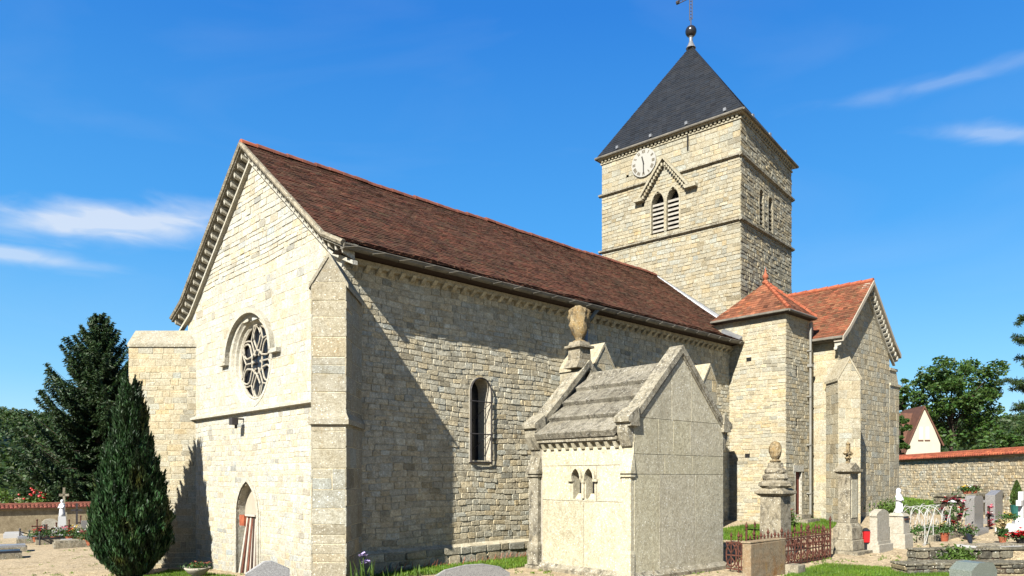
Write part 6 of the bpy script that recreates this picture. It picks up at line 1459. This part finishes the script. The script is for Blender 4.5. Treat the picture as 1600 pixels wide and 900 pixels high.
def iris(name, label, x, y, leaves, flowers, seed, leafm='leaf', h=.45, spread=.12):
    rr = random.Random(seed); g = T(name, label, 'iris plant', x, y, 0)
    for i in range(leaves):
        a = rr.uniform(0, 2 * pi); rx, ry = rr.gauss(0, spread), rr.gauss(0, spread * .6); hh = h * rr.uniform(.6, 1.15); ln_ = rr.uniform(.05, .35); b = MB(); wv = (-sin(a) * .022, cos(a) * .022)
        P_ = [(rx + cos(a) * ln_ * hh * t2 ** 2, ry + sin(a) * ln_ * hh * t2 ** 2, hh * t2) for t2 in (0, .35, .7, 1)]
        for k in range(3):
            w0, w1 = (1, .95, .6, .05)[k], (1, .95, .6, .05)[k + 1]; p, q = P_[k], P_[k + 1]
            b.add([(p[0] - wv[0] * w0, p[1] - wv[1] * w0, p[2]), (p[0] + wv[0] * w0, p[1] + wv[1] * w0, p[2]), (q[0] + wv[0] * w1, q[1] + wv[1] * w1, q[2]), (q[0] - wv[0] * w1, q[1] - wv[1] * w1, q[2])], [(0, 1, 2, 3)], rr.uniform(.8, 1.2))
        b.build('leaf', M[leafm], g)
    for (fx, fy, fz, m_) in flowers:
        MB().tube([(fx * .3, fy, 0), (fx, fy, fz)], .008, 5).build('stem', M['leaf'], g)
        for dz in (0, -.16): petals('bloom', m_, g, (fx + (.02 if dz else 0), fy, fz + dz), (.015, .015, .03), 5, .075, seed + int(dz * 100))
    return g
iris('iris_plant', 'clump of green sword leaves with a lilac iris flower beside the corner buttress', -2.95, 14.45, 26, [(.04, 0, .62, 'lilac')], 5, h=.52, spread=.17)
iris('iris_plant', 'yellowing iris leaves with a dark red iris flower behind the dark headstone', -4.25, 13.6, 14, [(-.28, 0, .60, 'maroon')], 6, h=.62, spread=.16)
iris('iris_plant', 'small leafy tuft of iris at the foot of the shaded nave wall', -2.35, 15.1, 9, [], 7, h=.28, spread=.1)
iris('iris_plant', 'low yellow green iris tuft at the edge of the sunny grass', -2.0, 15.6, 6, [], 8, h=.26, spread=.06)
g = T('dry_shrub', 'small reddish shrub at the foot of the stair turret', 'shrub', 9.1, 24.3, 0); greens('foliage', g, (0, 0, .25), (.16, .12, .14), 500, .05, 'leaf', 19); petals('dry_leaves', 'terracotta', g, (0, 0, .35), (.16, .12, .14), 60, .05, 20)
g = T('wild_plants', 'leafy wild plants with pale flowers along the transept foot', 'plants', 13.6, 28.3, 0)
greens('leaves', g, (.6, .3, .22), (1.0, .5, .14), 3500, .07, 'leaf', 21); petals('blooms', 'cream', g, (.6, .2, .42), (.9, .4, .08), 40, .035, 22)
b = MB()
for i in range(90):
    n_ = R.uniform(1.0, 7); b.tube([(*cw(n_, -.18 - R.random() * .1, 0)[:2], gz(*cw(n_, -.2, 0)[:2])), (*cw(n_ + .05, -.3, 0)[:2], gz(*cw(n_, -.2, 0)[:2]) + R.uniform(.08, .22))], .006, 3, R.uniform(.8, 1.2))
b.build('dry_stems', M['terracotta'], kind='stuff')
# ------------------------------------------------------------------ graves on the left
def LZ(x, y): return gz(x, y)
def at(u, Y): return ((u - 800) / 1150 * Y, Y)
x, y = at(97, 33.5); g = T('statue_pedestal', 'white column pedestal of the left graves carrying a small white figure', 'pedestal', x, y, 30); b = MB(); b.frustum(0, 0, 0, .25, .28, .28, .25, .25); b.frustum(0, 0, .25, 1.05, .17, .17, .15, .15); b.build('body', M['marble'], g)
g = thing('saint_statue', 'small white robed figure on the column among the left graves', 'statue', (x, y, LZ(x, y) + 1.05), radians(-20)); b = MB(); b.lathe(0, 0, [(.14, 0), (.12, .15), (.10, .35), (.13, .52), (.05, .62)], 12); b.lathe(0, 0, [(.03, .6), (.065, .66), (.06, .73), (.02, .77)], 10)
for s_ in (-1, 1): b.tube([(s_ * .12, 0, .5), (s_ * .14, -.08, .38), (0, -.14, .42)], [.035, .03, .02], 6)
b.build('figure', M['statue'], g, smooth=True)
x, y = at(100, 34.5); g = T('stone_cross', 'grey stone cross on a tall shaft behind the white figure', 'cross', x, y, 30); b = MB(); b.frustum(0, 0, 0, 1.2, .16, .16, .12, .12); b.box(-.05, .05, -.05, .05, 1.2, 2.35); b.box(-.2, .2, -.05, .05, 1.95, 2.06); b.build('cross', M['tomb'], g)
x, y = at(120, 33); g = T('iron_cross', 'black iron cross on a small stone base right of the white figure', 'cross', x, y, 30); MB().box(-.2, .2, -.15, .15, 0, .7).build('base', M['tomb'], g); b = MB(); b.box(-.04, .04, -.03, .03, .7, 1.65); b.box(-.22, .22, -.03, .03, 1.3, 1.38); b.build('cross', M['iron'], g)
x, y = at(78, 33.5); headstone('headstone', 'pale rounded headstone left of the white figure among the left graves', x, y, 35, .62, .95, .2, 'white_stone', [(-1, 0), (1, 0), (1, .8), (.6, .95), (0, 1), (-.6, .95), (-1, .8)], .2)
x, y = at(139, 33.2); headstone('headstone', 'square pale headstone nearest the cypress in the left cemetery', x, y, 35, .6, .85, .18, 'granite', [(-1, 0), (1, 0), (1, 1), (-1, 1)], .15)
x, y = at(147, 30); g = T('white_rock_monument', 'lumpy white stone monument half hidden by the cypress', 'monument', x, y, 0); MB().lathe(0, 0, [(.34, 0), (.3, .3), (.22, .6), (.25, .8), (.16, 1.05), (.05, 1.2)], 12, 1, .18).build('body', M['white_stone'], g)
for i, (u, Y, w_, l_, mt, lb) in enumerate(((60, 32, 1.6, .9, 'granite_dark', 'dark grave slab behind the black chain posts'), (92, 31.5, 1.7, 1.0, 'black', 'black polished slab in the middle of the left graves'), (104, 30.0, .5, .3, 'marble', 'small white stone block at the front of the left graves'),
                                      (122, 29.5, 1.7, .9, 'tomb', 'brown weathered slab at the front right of the left graves'), (21, 35, .8, .5, 'marble', 'low white slab alone on the gravel far left'), (4, 25.2, 1.1, .8, 'black', 'black grave slab at the left edge of the gravel'), (2, 27.5, 1.6, .8, 'granite_dark', 'dark kerbed slab at the left edge behind the black slab'))):
    x, y = at(u, Y); g = T('grave_slab', lb, 'grave slab', x, y, 35); MB().box(-w_ / 2, w_ / 2, -l_ / 2, l_ / 2, 0, .2).build('kerb', M['tomb' if mt != 'marble' else 'marble'], g); MB().box(-w_ / 2 + .05, w_ / 2 - .05, -l_ / 2 + .05, l_ / 2 - .05, .2, .28).build('slab', M[mt], g)
x, y = at(31, 32.5); x2, y2 = at(62, 30.5); g = T('chain_railing', 'black iron posts joined by sagging chains at the front of the left graves', 'railing', x, y, 0)
pts_ = [(0, 0), ((x2 - x) * .5, (y2 - y) * .5), ((x2 - x), (y2 - y)), (.5, 1.8)]
for px_, py_ in pts_: b = MB(); b.tube([(px_, py_, 0), (px_, py_, .52)], .035, 6); b.lathe(px_, py_, [(.02, .5), (.055, .55), (.01, .61)], 6); b.build('post', M['iron'], g)
for (p, q) in ((0, 1), (1, 2), (0, 3)):
    A, B = pts_[p], pts_[q]; MB().tube([(A[0] + (B[0] - A[0]) * t2, A[1] + (B[1] - A[1]) * t2, .45 - .22 * sin(pi * t2)) for t2 in np.linspace(0, 1, 8)], .025, 5).build('chain', M['iron'], g)
CL = ['tall rusty iron grave cross just behind the black chain posts, leftmost of the iron crosses', 'second rusty iron grave cross from the left, behind the dark grave slab', 'low rusty iron grave cross in front of the pale rounded headstone',
      'rusty iron grave cross just left of the white figure column', 'rusty iron grave cross between the white figure and the black iron cross', 'tallest rusty iron grave cross, right of the black iron cross']
for i, (u, Y, h_) in enumerate(((58, 33, .9), (66, 33.5, .75), (73, 32.5, .7), (88, 33, .75), (108, 33.5, .85), (126, 34, 1.0))):
    x, y = at(u, Y); g = T('small_iron_cross', CL[i], 'cross', x, y, 30 + i * 8, group='small iron crosses among the left graves'); b = MB(); b.tube([(0, 0, 0), (0, 0, h_)], .03, 5); b.tube([(-.17, 0, h_ * .72), (.17, 0, h_ * .72)], .03, 5)
    for a_, z_ in ((-.18, h_ * .72), (.18, h_ * .72), (0, h_ + .02)): b.lathe(a_, 0, [(.01, z_ - .05), (.05, z_), (.01, z_ + .05)], 6)
    b.build('cross', M['rust'], g)
for i, (u, Y, m1, lb) in enumerate(((57, 31, 'red', 'red flowers on the dark slab by the chain posts'), (70, 31.2, 'maroon', 'dark red flowers left of the black slab'), (86, 31.3, 'whitep', 'white flowers at the left end of the black slab'), (98, 31.5, 'pink', 'pink flowers on the middle of the black slab'),
                                (109, 31, 'red', 'red flowers right of the black slab'), (118, 31.8, 'yellow', 'yellow flowers below the black iron cross'), (127, 30.8, 'whitep', 'white flowers left of the lumpy white monument'), (134, 29.6, 'pink', 'pink flowers on the brown slab'), (141, 28.8, 'terracotta', 'orange flowers at the right end of the left graves'))):
    x, y = at(u, Y); pot('flower_pot', lb, x, y, LZ(x, y) + .1, .16, .2, 'terracotta', [(m1, (0, 0, 0))], 200 + i, sp=.18, fh=.28, n=14, pr=.075)
